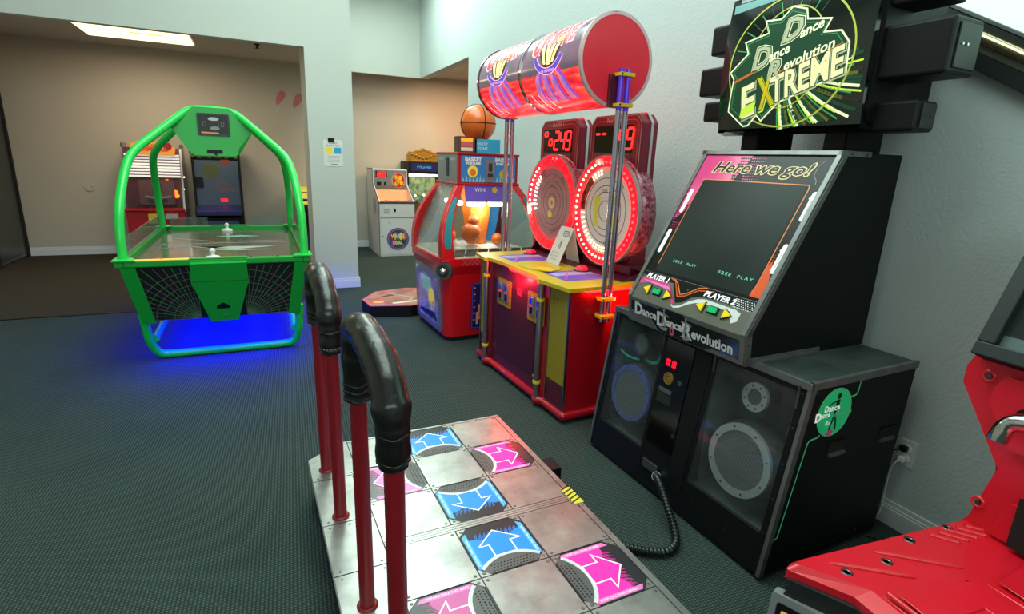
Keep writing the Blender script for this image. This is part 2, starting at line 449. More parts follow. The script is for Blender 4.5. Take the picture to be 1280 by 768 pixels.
    def seg7(s, txt, w, h, m, x=0, y=0, z=0, slant=.12, t=None, gap=.35):
        S = {'0': 'abcdef', '1': 'bc', '2': 'abged', '3': 'abgcd', '4': 'fgbc', '5': 'afgcd', '6': 'afgedc', '7': 'abc', '8': 'abcdefg', '9': 'abcdfg', '-': 'g', 'o': 'cdeg', '^': 'abfg', ' ': ''}
        t = t or w * .2; x -= (len(txt) * w * (1 + gap) - w * gap) / 2 - w / 2
        for ch in txt:
            hw, hh = w / 2, h / 2
            g = {'a': ((-hw, hh), (hw, hh)), 'b': ((hw, hh), (hw, 0)), 'c': ((hw, 0), (hw, -hh)), 'd': ((-hw, -hh), (hw, -hh)), 'e': ((-hw, 0), (-hw, -hh)), 'f': ((-hw, hh), (-hw, 0)), 'g': ((-hw, 0), (hw, 0))}
            for k in S[ch]:
                (a, b), (c, d) = g[k]; q = .06
                a, c = a + (c - a) * q, c - (c - a) * q; b, d = b + (d - b) * q, d - (d - b) * q
                s.stroke([(x + a + slant * b, y + b), (x + c + slant * d, y + d)], t, z, m)
            x += w * (1 + gap)
        return s
    def split(s, name, parent=None, bevel=None, gap=.0006):
        key = {}; par = []
        def find(a):
            while par[a] != a: par[a] = par[par[a]]; a = par[a]
            return a
        vid = []
        for v in s.v:
            k = tuple(round(c, 5) for c in v)
            if k not in key: key[k] = len(par); par.append(len(par))
            vid.append(key[k])
        for f in s.f:
            for i in f[1:]:
                a, c = find(vid[f[0]]), find(vid[i])
                if a != c: par[a] = c
        comp = {}
        for fi, f in enumerate(s.f): comp.setdefault(find(vid[f[0]]), []).append(fi)
        cl = []
        for fl in comp.values():
            P = [s.v[i] for fi in fl for i in s.f[fi]]
            lo = [min(p[k] for p in P) - gap for k in range(3)]; hi = [max(p[k] for p in P) + gap for k in range(3)]
            cl.append([lo, hi, fl])
        ch = True
        while ch:
            ch = False; out_ = []
            for c in cl:
                for o in out_:
                    if all(c[0][k] <= o[1][k] and c[1][k] >= o[0][k] for k in range(3)):
                        o[0] = [min(o[0][k], c[0][k]) for k in range(3)]; o[1] = [max(o[1][k], c[1][k]) for k in range(3)]; o[2] += c[2]; ch = True; break
                else: out_.append(c)
            cl = out_
        for c in cl:
            n = MB(); n.mats = s.mats; mp = {}
            for fi in c[2]:
                g = []
                for i in s.f[fi]:
                    if i not in mp: mp[i] = len(n.v); n.v.append(s.v[i])
                    g.append(mp[i])
                n.f.append(tuple(g)); n.fm.append(s.fm[fi]); n.fs.append(s.fs[fi])
            used = sorted(set(n.fm)); n.mats = [s.mats[u] for u in used]; n.fm = [used.index(m) for m in n.fm]
            n.build(name, parent, bevel)
    def build(s, name, parent=None, bevel=None, label=None, kind=None, seg=2):
        me = bpy.data.meshes.new(name)
        me.from_pydata(s.v, [], s.f)
        for m in s.mats: me.materials.append(MATS[m])
        me.polygons.foreach_set('material_index', s.fm)
        me.polygons.foreach_set('use_smooth', s.fs)
        me.update()
        o = bpy.data.objects.new(name, me); COL.objects.link(o)
        if parent: o.parent = parent
        if bevel:
            bm = o.modifiers.new('bevel', 'BEVEL'); bm.width = bevel; bm.segments = seg; bm.limit_method = 'ANGLE'; bm.angle_limit = math.radians(40)
        if label: o['label'] = label
        if kind: o['kind'] = kind
        return o

def thing(name, label, cat, loc=(0, 0, 0), rz=0.0, group=None):
    o = bpy.data.objects.new(name, None); COL.objects.link(o)
    o.empty_display_size = .1
    o.location = loc; o.rotation_euler = (0, 0, math.radians(rz)); o['label'] = label; o['category'] = cat
    if group: o['group'] = group
    return o
def tag(o, label, cat, group=None):
    o['label'] = label; o['category'] = cat
    if group: o['group'] = group
    return o
def struct(mb, name, bevel=None):
    return mb.build(name, None, bevel, kind='structure')
def smooth_path(pts, it=2):
    P = [Vector(p) for p in pts]
    for _ in range(it):
        Q = [P[0]]
        for a, b in zip(P[:-1], P[1:]):
            Q += [a * .75 + b * .25, a * .25 + b * .75]
        Q.append(P[-1]); P = Q
    return P
FX = dict(x=(0, -1, 0), y=(0, 0, 1))      # a face that looks towards -X
FY = dict(x=(1, 0, 0), y=(0, 0, 1))       # a face that looks towards -Y
# ================================================================== SETTING
HALL = 4.6
b = MB(); b.box(-3.3, 5.15, -2.65, 6.38, -.06, 0, 'carpet'); b.box(.573, 5.15, 6.38, 10.3, -.06, 0, 'carpet'); struct(b, 'floor')
b = MB(); b.box(-3.3, .573, 6.38, 10.3, -.06, 0, 'carpet_brown'); struct(b, 'floor')
b = MB(); b.box(-3.15, -1.25, 6.365, 6.395, 0, .006, 'black'); b.box(-1.25, .573, 6.365, 6.39, 0, .004, 'black_matte'); struct(b, 'trim_1')
b = MB(); b.box(2.62, 2.77, -2.5, 7.27, 0, HALL, 'wall_paint'); b.box(2.62, 2.77, 7.27, 9.66, 2.9, HALL, 'wall_paint'); struct(b, 'wall_right')
b = MB(); b.box(-3.3, 5.15, 10.15, 10.3, 0, 3.0, 'wall_tan'); struct(b, 'wall_back')
b = MB(); b.box(-3.3, -3.15, -2.5, 10.15, 0, HALL, 'wall_tan'); struct(b, 'wall_left')
b = MB(); b.box(-3.3, 2.77, -2.65, -2.5, 0, HALL, 'wall_smooth'); struct(b, 'wall_front')
b = MB(); b.box(-3.15, .573, 6.93, 7.03, 2.74, HALL, 'wall_smooth'); b.box(.573, 1.076, 6.93, 7.6, 0, HALL, 'wall_smooth'); struct(b, 'wall_middle')
b = MB(); b.box(1.0, 2.62, 9.66, 9.72, 2.9, HALL, 'wall_smooth'); b.box(.95, 1.076, 7.2, 9.72, 2.9, HALL, 'wall_smooth'); struct(b, 'wall_alcove')
b = MB(); b.box(5.0, 5.15, 7.0, 10.15, 0, 3.0, 'wall_tan'); b.box(2.77, 5.15, 6.9, 7.0, 0, 3.0, 'wall_tan'); struct(b, 'wall_side')
b = MB(); b.box(-3.3, .95, 7.03, 10.3, 3.0, 3.08, 'ceiling_paint'); b.box(.95, 2.77, 9.72, 10.3, 3.0, 3.08, 'ceiling_paint'); b.box(2.77, 5.15, 6.9, 10.3, 3.0, 3.08, 'ceiling_paint')
struct(b, 'ceiling')
# hall ceiling with a skylight well
b = MB()
b.box(-3.3, 2.77, -2.65, .6, HALL, HALL + .1, 'ceiling_paint'); b.box(-3.3, 2.77, 6.0, 9.72, HALL, HALL + .1, 'ceiling_paint')
b.box(-3.3, -1.6, .6, 6.0, HALL, HALL + .1, 'ceiling_paint'); b.box(1.9, 2.77, .6, 6.0, HALL, HALL + .1, 'ceiling_paint')
struct(b, 'ceiling')
def baseboard(name, runs):
    b = MB()
    for (x0, x1, y0, y1) in runs:
        b.box(x0, x1, y0, y1, 0, .085, 'trim_white')
        sx = (x1 - x0) * .25 if (x1 - x0) < .05 else 0; sy = (y1 - y0) * .25 if (y1 - y0) < .05 else 0
        b.box(x0 + sx, x1 - 0, y0 + sy, y1, .085, .098, 'trim_white')
        b.box(x0 + sx * 2, x1 - 0, y0 + sy * 2, y1, .098, .12, 'trim_white')
    struct(b, name, bevel=.002)
baseboard('baseboard_right', [(2.602, 2.62, -2.5, 7.27)])
baseboard('baseboard_back', [(-3.1, 5.0, 10.132, 10.15)])
baseboard('baseboard_middle', [(.555, 1.094, 6.912, 6.93), (1.076, 1.094, 6.93, 7.6), (.555, .573, 6.93, 7.6)])
baseboard('baseboard_front', [(-3.15, 2.6, -2.5, -2.482)])
# dark door on the left wall
b = MB()
b.box(-3.15, -3.12, 9.12, 10.08, .02, 2.3, 'door_dark')
b.box(-3.15, -3.10, 8.98, 9.12, 0, 2.42, 'black_matte'); b.box(-3.15, -3.10, 10.08, 10.14, 0, 2.42, 'black_matte'); b.box(-3.15, -3.10, 9.12, 10.08, 2.3, 2.42, 'black_matte')
b.box(-3.12, -3.112, 9.2, 9.95, .03, .05, 'steel')
struct(b, 'door_1', bevel=.003)
# glazed opening with a round rail high on the right wall
def barX(b, p0, p1, th, x0, x1, m):     # sloped bar lying in the wall plane: p=(y,z)
    (y0, z0), (y1, z1) = p0, p1
    vs = [(x, y, z) for x in (x0, x1) for (y, z) in ((y0, z0 - th / 2), (y0, z0 + th / 2), (y1, z1 + th / 2), (y1, z1 - th / 2))]
    b.add(vs, [(0, 1, 2, 3), (7, 6, 5, 4), (0, 4, 5, 1), (1, 5, 6, 2), (2, 6, 7, 3), (3, 7, 4, 0)], m)
b = MB()
S1 = .58
def ln(y, yref, zref, s): return zref + (y - yref) * s
yA, yB = 1.62, .2
b2 = MB()
barX(b, (yA, ln(yA, 1.20, 1.955, S1)), (yB, ln(yB, 1.20, 1.955, S1)), .062, 2.575, 2.62, 'window_black')
barX(b, (yA, ln(yA, 1.22, 2.085, S1)), (yB, ln(yB, 1.22, 2.085, S1)), .032, 2.585, 2.62, 'window_black')
barX(b, (yA, ln(yA, 1.22, 2.112, S1)), (yB, ln(yB, 1.22, 2.112, S1)), .012, 2.59, 2.62, 'frame_grey')
barX(b, (yA, ln(yA, 1.22, 2.016, S1)), (yB, ln(yB, 1.22, 2.016, S1)), .085, 2.612, 2.62, 'wall_smooth')
b.tube([(2.575, yA, ln(yA, 1.211, 2.045, S1)), (2.575, yB, ln(yB, 1.211, 2.045, S1))], .021, 'brass', 14)
vs = [(x, y, z) for x in (2.6, 2.62) for (y, z) in ((yA, ln(yA, 1.22, 2.12, S1)), (yA, 3.2), (yB, 3.2), (yB, ln(yB, 1.22, 2.12, S1)))]
b.add(vs, [(0, 1, 2, 3), (7, 6, 5, 4), (0, 4, 5, 1), (1, 5, 6, 2), (2, 6, 7, 3), (3, 7, 4, 0)], 'window_pale')
struct(b, 'window_1')

# ------------------------------------------------------------------ wall fittings
def box_lamp(): pass
t = thing('ceiling_light', 'long lit fluorescent ceiling light above the air hockey table', 'light', (-1.24, 8.66, 3.0))
b = MB(); b.box(-.61, .61, -.62, .61, -.018, 0, 'white'); b.build('housing', t, .004)
b = MB(); b.box(-.59, .59, .12, .585, -.032, -.0185, 'strip_light'); b.box(-.59, .59, -.585, .10, -.032, -.0185, 'strip_light'); b.build('diffuser', t, .006)
b = MB(); b.box(-.05, .3, .0, .016, -.040, -.0325, 'amber_strip'); b.build('clip', t)
b = MB(); b.lathe([(.035, 0), (.035, -.01), (.012, -.02), (.012, -.045), (.03, -.05), (.03, -.056)], 'black'); s = b.build('sprinkler', None)
s.location = (.129, 8.717, 2.9995); tag(s, 'small dark sprinkler head hanging from the back room ceiling', 'sprinkler')
b = MB().at((-2.272, 10.1495, 1.003), **FY); b.prism(circ(.065, 28), 0, .008, 'wall_tan'); b.prism(circ(.058, 28), .008, .012, 'wall_tan'); b.prism(circ(.008, 8, .03), .012, .014, 'screw')
tag(b.build('cover_plate'), 'round blank cover plate on the tan back wall left of the arcade games', 'cover plate')
for (x, z, r) in ((.435, 2.46, .5), (.69, 2.435, .5)):
    b = MB().at((x, 10.1495, z), (math.cos(r), 0, -math.sin(r)), (math.sin(r), 0, math.cos(r)))
    pts = [(.055 * math.sin(2 * PI * i / 24) * (1 + .35 * math.cos(2 * PI * i / 24)), .125 * math.cos(2 * PI * i / 24)) for i in range(24)]
    b.prism(pts, 0, .001, 'petal')
    tag(b.build('wall_decal'), 'pink petal shaped wall decal, ' + ('the left one of the pair' if x < .5 else 'the right one of the pair beside the column'), 'decal', 'pink wall decals')
# notice on the column
t = thing('wall_notice', 'white paper notice under a black clip on the white column', 'notice', (.836, 6.93, 1.62))
b = MB().at((0, -.0005, 0), **FY); b.prism(rrect(.215, .3, .012), 0, .003, 'paper')
b.text('RULES', .035, 'ink', 0, .118, .0036); b.text('ALL PLAYERS', .026, 'ink', 0, .086, .0036)
b.flat(rrect(.082, .07, .004, -.048, .03), .0038, 'disc_yellow'); b.flat(rrect(.082, .07, .004, .05, .03), .0038, 'sky_blue')
for i in range(4): b.box(-.07, .07, -.035 - i * .022, -.032 - i * .022, .003, .0036, 'grey')
b.box(-.03, .05, -.128, -.122, .003, .0036, 'ink')
b.build('sheet', t)
b = MB().at((-.02, -.0005, .15), **FY); b.box(-.035, .035, -.022, .02, .0032, .014, 'black'); b.build('clip', t, .003)
# thermostat
b = MB().at((2.6195, 5.83, 1.9), **FX); b.prism(rrect(.12, .085, .01), 0, .024, 'trim_white'); b.prism(rrect(.05, .03, .003, .02, .01), .024, .0245, 'grey')
tag(b.build('thermostat', None, .003), 'small white thermostat on the right wall behind the glass pole of the wheel game', 'thermostat')
# wall outlet with plug
t = thing('wall_outlet', 'white double wall outlet low on the right wall beside the dance game cabinet', 'outlet', (2.6195, 1.282, .38))
b = MB().at((0, 0, 0), **FX); b.prism(rrect(.075, .125, .004), 0, .006, 'trim_white'); b.prism(rrect(.036, .03, .012, 0, .024), .006, .009, 'white'); b.prism(rrect(.036, .03, .012, 0, -.024), .006, .009, 'white'); b.build('plate', t, .0015)
t = thing('power_cord', 'pale power cord plugged into the lower socket of the wall outlet', 'cord', (2.61, 1.285, .355))
b = MB(); b.box(-.035, 0, -.014, .014, -.013, .013, 'white'); b.build('plug', t, .005)
b = MB(); b.tube(smooth_path([(-.03, 0, 0), (-.05, .012, -.02), (-.035, .03, -.1), (-.02, .035, -.22), (-.03, .03, -.32), (-.05, .07, -.351), (-.06, .16, -.351)]), .0035, 'white', 8); b.build('cable', t)
t = thing('black_power_cord', 'black cord with loop plug in the upper socket of the wall outlet', 'cord', (2.61, 1.29, .405))
b = MB(); b.box(-.03, 0, -.016, .014, -.013, .013, 'black'); b.build('plug', t, .005)
b = MB(); b.tube(smooth_path([(-.028, 0, 0), (-.055, .01, -.005), (-.05, .06, -.03), (-.045, .1, -.1), (-.045, .14, -.38), (-.05, .2, -.398)]), .0035, 'cable_black', 8); b.build('cable', t)
b = MB(); b.tube(smooth_path([(2.40, 1.30, .006), (2.47, 1.20, .006), (2.52, 1.14, .02), (2.56, 1.05, .008), (2.57, .9, .006), (2.56, .7, .006)]), .005, 'cable_black', 8)
tag(b.build('floor_cable'), 'thin black cable on the carpet along the right wall behind the red game', 'cable')
# ================================================================== DANCE STAGE
PAD = thing('dance_stage', 'wide silver metal dance stage with pink and blue arrow panels and red bars', 'dance stage', (.737, 1.775, 0), 1.2)
ZT = .2
def chamf(x0, x1, y0, y1, c):
    return [(x0 + c, y0), (x1, y0), (x1, y1), (x0 + c, y1), (x0, y1 - c * .72), (x0, y0 + c * .72)]
out = chamf(-.60, .435, -.872, .84, .17)
b = MB(); b.prism(chamf(-.585, .425, -.86, .828, .165), .0, .165, 'black_matte'); b.prism(out, .165, .186, 'steel'); b.build('base', PAD, .002)
b = MB(); g = .0025
def plate(pts, m='plate_metal'):
    b.prism(pts, .186, ZT, m)
def rp(x0, x1, y0, y1): return [(x0 + g, y0 + g), (x1 - g, y0 + g), (x1 - g, y1 - g), (x0 + g, y1 - g)]
CX = [-.27, 0, .27]; hw = .135
for y0, y1 in ((.01, .82), (-.84, -.03)):
    pass
ROWS = {1: [.685, .415, .145], 2: [-.165, -.435, -.705]}
ARR = {}
for pl in (1, 2):
    for r, yy in enumerate(ROWS[pl]):
        for c, xx in enumerate(CX):
            if (r, c) in ((0, 1), (2, 1), (1, 0), (1, 2)): ARR[(pl, r, c)] = (xx, yy)
            else: plate(rp(xx - hw, xx + hw, yy - hw, yy + hw))
plate(rp(-.405, .435, .82, .84)); plate(rp(-.405, .435, -.872, -.84))
for (y0, y1) in ((.01, .82), (-.84, -.03)): plate(rp(.405, .435, y0, y1))
for i in range(3): plate([(-.405 + g, -.03 + i * .0133 + .0012), (.435, -.03 + i * .0133 + .0012), (.435, -.03 + (i + 1) * .0133 - .0012), (-.405 + g, -.03 + (i + 1) * .0133 - .0012)])
ys = [.84, .52, .19, -.10, -.36, -.60, -.872]
plate([(-.405 - g, .52 + g), (-.405 - g, .84), (-.43, .84), (-.598, .718), (-.598, .52 + g)])
for a, c in zip(ys[1:-2], ys[2:-1]): plate([(-.405 - g, c + g), (-.405 - g, a - g), (-.598, a - g), (-.598, c + g)])
plate([(-.405 - g, -.60 - g), (-.405 - g, -.872), (-.43, -.872), (-.598, -.75), (-.598, -.60 - g)])
b.build('deck', PAD, .0012, seg=1)
# rivets
b = MB()
def rivet(x, y, r=.0062):
    b.at((x, y, ZT)); b.lathe([(r, -.001), (r, .0008), (r * .62, .0022), (r * .5, .0022), (.0001, .0012)], 'screw', 10, caps=False)
for pl in (1, 2):
    for r, yy in enumerate(ROWS[pl]):
        for c, xx in enumerate(CX):
            arrow = (pl, r, c) in ARR
            for sx in (-1, 1):
                for sy in (-1, 1):
                    if arrow: rivet(xx + sx * .118, yy + sy * .118, .006)
                    else: rivet(xx + sx * .118, yy + sy * .118)
for y in (.80, .6, .4, .2, .04, -.08, -.28, -.48, -.68, -.82): rivet(.421, y, .004)
for y in (.5, .54, .21, .17, -.08, -.12, -.34, -.38, -.58, -.62):
    for x in (-.43, -.50, -.575): rivet(x, y, .0045)
for x in (-.3, -.1, .1, .3): rivet(x, .83, .004); rivet(x, -.017, .004)
b.split('rivet', PAD)
# hazard sticker + connector box
b = MB().at((.42, -.01, ZT + .0006)); b.prism([(-.028, -.05), (.02, -.05), (.02, .07), (-.028, .07)], 0, .0006, 'hazard_yellow')
for i in range(5):
    y = -.04 + i * .024; b.prism([(-.028, y), (.02, y + .02), (.02, y + .028), (-.028, y + .008)], .0006, .001, 'black')
b.build('warning_sticker', PAD)
b = MB(); b.box(.436, .54, .29, .40, .05, .145, 'black'); b.build('connector_box', PAD, .004)
# arrow panels : local frame, arrow points to +v
def arrow_panel(pl, r, c):
    xx, yy = ARR[(pl, r, c)]
    if (r, c) == (0, 1): X, Y = (1, 0, 0), (0, 1, 0)
    elif (r, c) == (2, 1): X, Y = (-1, 0, 0), (0, -1, 0)
    elif (r, c) == (1, 2): X, Y = (0, -1, 0), (1, 0, 0)
    else: X, Y = (0, 1, 0), (-1, 0, 0)
    blue = c == 1
    main = 'blue' if blue else ('pink' if c == 2 else ('pink_pale' if pl == 1 else 'pink_faded'))
    pale = 'blue_pale' if blue else 'pink_pale'
    b = MB().at((xx, yy, ZT - .012), X, Y)
    q = hw - .0025; k = .042
    octo = [(q, -q + k), (q, q - k), (q - k, q), (-q + k, q), (-q, q - k), (-q, -q + k), (-q + k, -q), (q - k, -q)]
    b.prism(octo, -.002, .0105, 'panel_dark')
    for sx in (-1, 1):
        for sy in (-1, 1):
            b.prism([(sx * q, sy * q), (sx * (q - k + .002), sy * q), (sx * q, sy * (q - k + .002))], -.002, .012, 'plate_metal')
    z = .0109
    # colour field: narrow point up, full sides
    e = .006
    # arc centred below the panel
    R = .165; cy = -q - .085
    a0 = math.asin(min(1, (q - e - .012) / R))
    arc = [(R * math.sin(-a0 + 2 * a0 * i / 14), cy + R * math.cos(-a0 + 2 * a0 * i / 14)) for i in range(15)]
    b.flat(arc[::1] + [(q - e - .012, -q + e + .01), (q - k, -q + e), (-q + k, -q + e), (-q + e + .012, -q + e + .01)], z, 'mesh_grey')
    side = .9 if pl == 2 or c != 0 else .9
    b.flat([(q - e, -q + k - .008)] + [(q - e, .062), (.088, .062), (.03, .03), (-.03, .03), (-.088, .062), (-q + e, .062), (-q + e, -q + k - .008)] + arc, z + .0002, main)
    # halftone slashes fading towards the point
    for i in range(30):
        x = -.088 + i * .0061
        l = .05 + .008 * math.sin(i * 2.1)
        b.flat([(x, .028), (x + .0028, .028), (x + .0016 + .012, .03 + l), (x + .012, .03 + l)], z + .0003, main)
    # side stripes
    for sx in (-1, 1):
        b.flat([(sx * (q - e), -q + k), (sx * (q - e), q - k - .004), (sx * (q - e - .020), q - k + .012), (sx * (q - e - .020), -q + k)], z + .0004, pale)
        b.text('STEP ON THIS PANEL', .012, 'outline_white', sx * (q - e - .010), -.005, z + .0007, rot=PI / 2, width=.15)
    b.stroke(arc, .014, z + .0008, 'arc_white')
    A = [(0, .086), (.086, .012), (.044, .012), (.044, -.052), (-.044, -.052), (-.044, .012), (-.086, .012)]
    b.flat(A, z + .0009, main); b.stroke(A, .0055, z + .0013, 'outline_white', closed=True)
    # mesh dots beneath the arc
    for i in range(-6, 7):
        for j in range(3):
            x = i * .013 + (.0065 if j % 2 else 0); y = -q + e + .008 + j * .014
            if math.hypot(x, y - cy) < R - .014 and abs(x) < q - k + .01: b.flat(circ(.0036, 6, x, y), z + .0003, 'black')
    b.build('arrow_panel', PAD, label=('blue' if blue else 'pink') + ' arrow panel')
for kk in ARR: arrow_panel(*kk)
# safety bars
def bar(y0, y1, x0, x1, ztop, worn):
    # y0 far pole, y1 near pole (local)
    rc = .032
    for y, x in ((y0, x0), (y1, x1)):
        b = MB(); b.tube([(x, y, ZT), (x - .006, y, ztop - .2)], .0245, 'pole_red', 18)
        b.build('bar_pole', PAD)
        b = MB().at((x, y, ZT)); b.lathe([(.034, 0), (.034, .004), (.027, .008)], 'pole_red', 20); b.build('pole_collar', PAD)
    xm0, xm1 = x0 - .006, x1 - .006
    H_ = ztop - ZT
    path = [(xm0, y0, ztop - .225), (xm0, y0, ztop - .12), (xm0, y0 + (y1 - y0) * .02, ztop - .03), (xm0, y0 + (y1 - y0) * .16, ztop + .012), (xm1 * .5 + xm0 * .5, y0 + (y1 - y0) * .45, ztop + .006), (xm1, y0 + (y1 - y0) * .78, ztop - .03), (xm1, y1 - (y1 - y0) * .03, ztop - .09), (xm1, y1, ztop - .15), (xm1, y1, ztop - .24)]
    P = smooth_path(path, 3)
    rr = []
    for i, p in enumerate(P):
        t = i / (len(P) - 1)
        rr.append(.0375 + .0012 * math.sin(i * 1.1) + .0012 * math.sin(i * .5 + 1) + .006 * math.sin(PI * t) + (.003 if .72 < t < .80 else 0) - (.003 if t > .93 else 0))
    b = MB(); b.tube(P, rr, 'leather', 20); b.build('padded_grip', PAD)
    b = MB()
    for (x, y) in ((xm0, y0), (xm1, y1)):
        for dz in ((.004, .07) if y == y1 else (.004, .03, .05)):
            b.tube([(x + .0365 * math.cos(a * PI / 12), y + .0365 * math.sin(a * PI / 12), ztop - .225 + dz + .003 * math.sin(a)) for a in range(24)], .0045, 'leather', 6, closed=True)
    if worn: b.tube([(xm1 + .0375 * math.cos(a * PI / 12), y1 + .0375 * math.sin(a * PI / 12), ztop - .215) for a in range(24)], .0026, 'white', 6, closed=True)
    b.split('grip_tape', PAD)
bar(.605, .235, -.530, -.524, 1.135, True)
bar(-.265, -.635, -.518, -.505, 1.15, False)

# ================================================================== DANCE CABINET
D = thing('dance_game_cabinet', 'black dance arcade cabinet with slanted screen, big speakers and green lit sign', 'arcade machine', (1.72, 1.25, 0), 2.0)
W = 1.2
def prof_y(b, pts, y0, y1, m):      # profile in (x,z), extruded along y
    b.M = Matrix(((1, 0, 0, 0), (0, 0, 1, 0), (0, 1, 0, 0), (0, 0, 0, 1)))
    b.prism(pts, y0, y1, m); b.M = Matrix(); return b
def fx(z): return (z - .02) / .81 * .115     # x of the slanted front at height z
side = [(0, .02), (.115, .83), (.80, .83), (.76, .02)]
b = MB(); prof_y(b, side, 0, .02, 'cab_black'); prof_y(b, side, W - .02, W, 'cab_black')
b.box(.74, .78, .02, W - .02, .02, .82, 'cab_black'); b.box(.02, .75, .02, W - .02, .02, .05, 'black')
b.box(.08, .72, .03, W - .03, 0, .02, 'black_matte')
b.build('speaker_cabinet', D, .002)
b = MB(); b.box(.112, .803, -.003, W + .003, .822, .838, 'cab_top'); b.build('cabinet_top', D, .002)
b = MB()      # grey angle trim along the edges
prof_y(b, [(-.006, .02), (.112, .842), (.142, .842), (.02, .02)], -.005, .012, 'frame_grey')
prof_y(b, [(-.006, .02), (.112, .842), (.142, .842), (.02, .02)], W - .012, W + .005, 'frame_grey')
b.box(.106, .806, -.006, .012, .812, .843, 'frame_grey'); b.box(.104, .122, -.006, W + .006, .812, .843, 'frame_grey')
b.build('edge_trim', D, .002)
# front face = frame strips around two windows and a centre door
F0 = Vector((0, 0, .02)); FL = math.hypot(.115, .81)
def front(b, dep=0.0):      # u from near edge (0) to far edge (W) to the LEFT when seen from the front; v up the slope
    return b.at((dep * .99, 0, .02 - dep * .14), (0, -1, 0), (.115, 0, .81))
def fr(b, u0, u1, v0, v1, z0, z1, m): b.box(-u1, -u0, v0, v1, z0, z1, m)
v = lambda z: (z - .02) / .81 * FL
b = front(MB())
fr(b, 0.012, .045, 0, FL - .01, -.02, 0, 'black'); fr(b, W - .045, W - .012, 0, FL - .01, -.02, 0, 'black')
fr(b, .045, .455, 0, v(.19), -.02, 0, 'black'); fr(b, .045, .455, v(.79), FL - .01, -.02, 0, 'black')
fr(b, .79, W - .045, 0, v(.19), -.02, 0, 'black'); fr(b, .79, W - .045, v(.79), FL - .01, -.02, 0, 'black')
fr(b, .455, .475, 0, FL - .01, -.02, 0, 'black'); fr(b, .77, .79, 0, FL - .01, -.02, 0, 'black')
fr(b, .475, .77, 0, FL - .01, -.10, -.002, 'black')
b.build('front_panel', D, .0015)
b = front(MB()); fr(b, .58, .765, v(.25), FL - .04, -.001, .006, 'black_gloss'); fr(b, .475, .575, v(.1), FL - .04, -.001, .003, 'black'); b.build('coin_door', D, .002)
b = front(MB()); fr(b, .655, .745, v(.645), v(.705), .0062, .010, 'display_dark')
for x in (-.722, -.682): b.flat(rrect(.027, .034, .003, x, v(.675)), .0106, 'led_red_soft')
b.text('B', .024, 'display_dark', -.722, v(.675), .0112); b.text('*', .03, 'display_dark', -.682, v(.675), .0112)
b.build('coin_button', D)
b = front(MB()); b.at((fx(.6), .70, .6), (0, -1, 0), (.115, 0, .81))
b.M = b.M @ Matrix.Translation((0, 0, .006)); b.ring(.030, .024, 0, .006, 'gold'); b.prism(circ(.021, 24), 0, .004, 'gold'); b.stroke(circ(.012, 12), .003, .0046, 'black', True); b.build('coin_lock', D)
b = front(MB()); fr(b, .66, .745, v(.525), v(.545), .006, .012, 'mid_dark'); fr(b, .655, .75, v(.47), v(.52), .0061, .008, 'black_matte'); b.build('coin_return', D, .002)
for (u, z) in ((.623, .601), (.591, .345)):
    b = MB().at((fx(z) - .004, u, z), (0, -1, 0), (.115, 0, .81)); b.prism(circ(.011, 16), 0, .006, 'chrome'); b.prism(rrect(.003, .012, .001), .006, .0066, 'black'); b.build('key_lock', D, .001)
# recessed speaker bays
for (u0, u1) in ((.045, .455), (.79, 1.155)):
    b = MB(); b.box(.30, .31, u0, u1, .1, .82, 'speaker_back'); b.box(.03, .30, u0, u1, .16, .17, 'speaker_back')
    b.box(.1, .3, u0 - .006, u0, .17, .82, 'speaker_back'); b.box(.1, .3, u1, u1 + .006, .17, .82, 'speaker_back')
    b.build('speaker_bay', D)
    b = front(MB()); fr(b, u0, u1, v(.19), v(.79), -.006, -.003, 'acrylic_dark'); b.build('speaker_window', D)
def speaker(u, z, r, ringm, wide, tweet=False):
    n = 40
    F = dict(x=(0, -1, 0), y=(.115, 0, .81))
    o = (fx(z) + .012, u, z)
    b = MB().at(o, **F)
    b.lathe([(r * 1.0, -.02), (r * 1.03, -.035), (r * 1.08, -.05), (r * 1.08, -.10), (r * .9, -.17), (r * .8, -.17)] if not tweet else [(r, -.022), (r * .9, -.05), (r * .7, -.12)], 'speaker_body', n)
    s_ = b.build('speaker_body', D)
    b = MB().at(o, **F); b.ring(r, r * wide, -.02, -.004, ringm, n)
    for k in range(8):
        a = PI / 8 + k * PI / 4; rm = r * (1 + wide) / 2; b.prism(circ(.0042, 8, rm * math.cos(a), rm * math.sin(a)), -.004, -.002, 'black')
    b.build('speaker_ring', D, .0012)
    b = MB().at(o, **F); ri = r * wide
    b.lathe([(.0001, -.014), (ri * .4, -.012), (ri * .75, -.011), (ri, -.014)], 'cone', n, caps=False)
    st = .0085 if not tweet else .008
    k = int(ri / st)
    for i in range(-k, k + 1):
        h = math.sqrt(max(0, ri * ri - (i * st) ** 2))
        if h > .01:
            b.box(i * st - .0012, i * st + .0012, -h, h, -.010, -.008, 'grey'); b.box(-h, h, i * st - .0012, i * st + .0012, -.010, -.008, 'grey')
    b.build('speaker_grille', D)
speaker(.236, .405, .158, 'ring_metal', .8)
speaker(.236, .69, .062, 'ring_metal', .56, True)
speaker(.975, .412, .152, 'ring_blue_reflection', .84)
speaker(.965, .69, .06, 'speaker_body', .8, True)
b = MB(); b.tube(smooth_path([(.12, 1.14, .60), (.13, 1.08, .575), (.14, 1.0, .585)]), .006, 'teal_wire', 8)
b.tube(smooth_path([(.15, .95, .60), (.13, .90, .605), (.13, .85, .615), (.14, .83, .66)]), .010, 'teal_wire', 8); b.split('bay_wire', D)
b = MB(); b.tube([(.16, .06, .56), (.2, .07, .70)], .035, 'mesh_grey', 14); b.build('bay_vent', D)
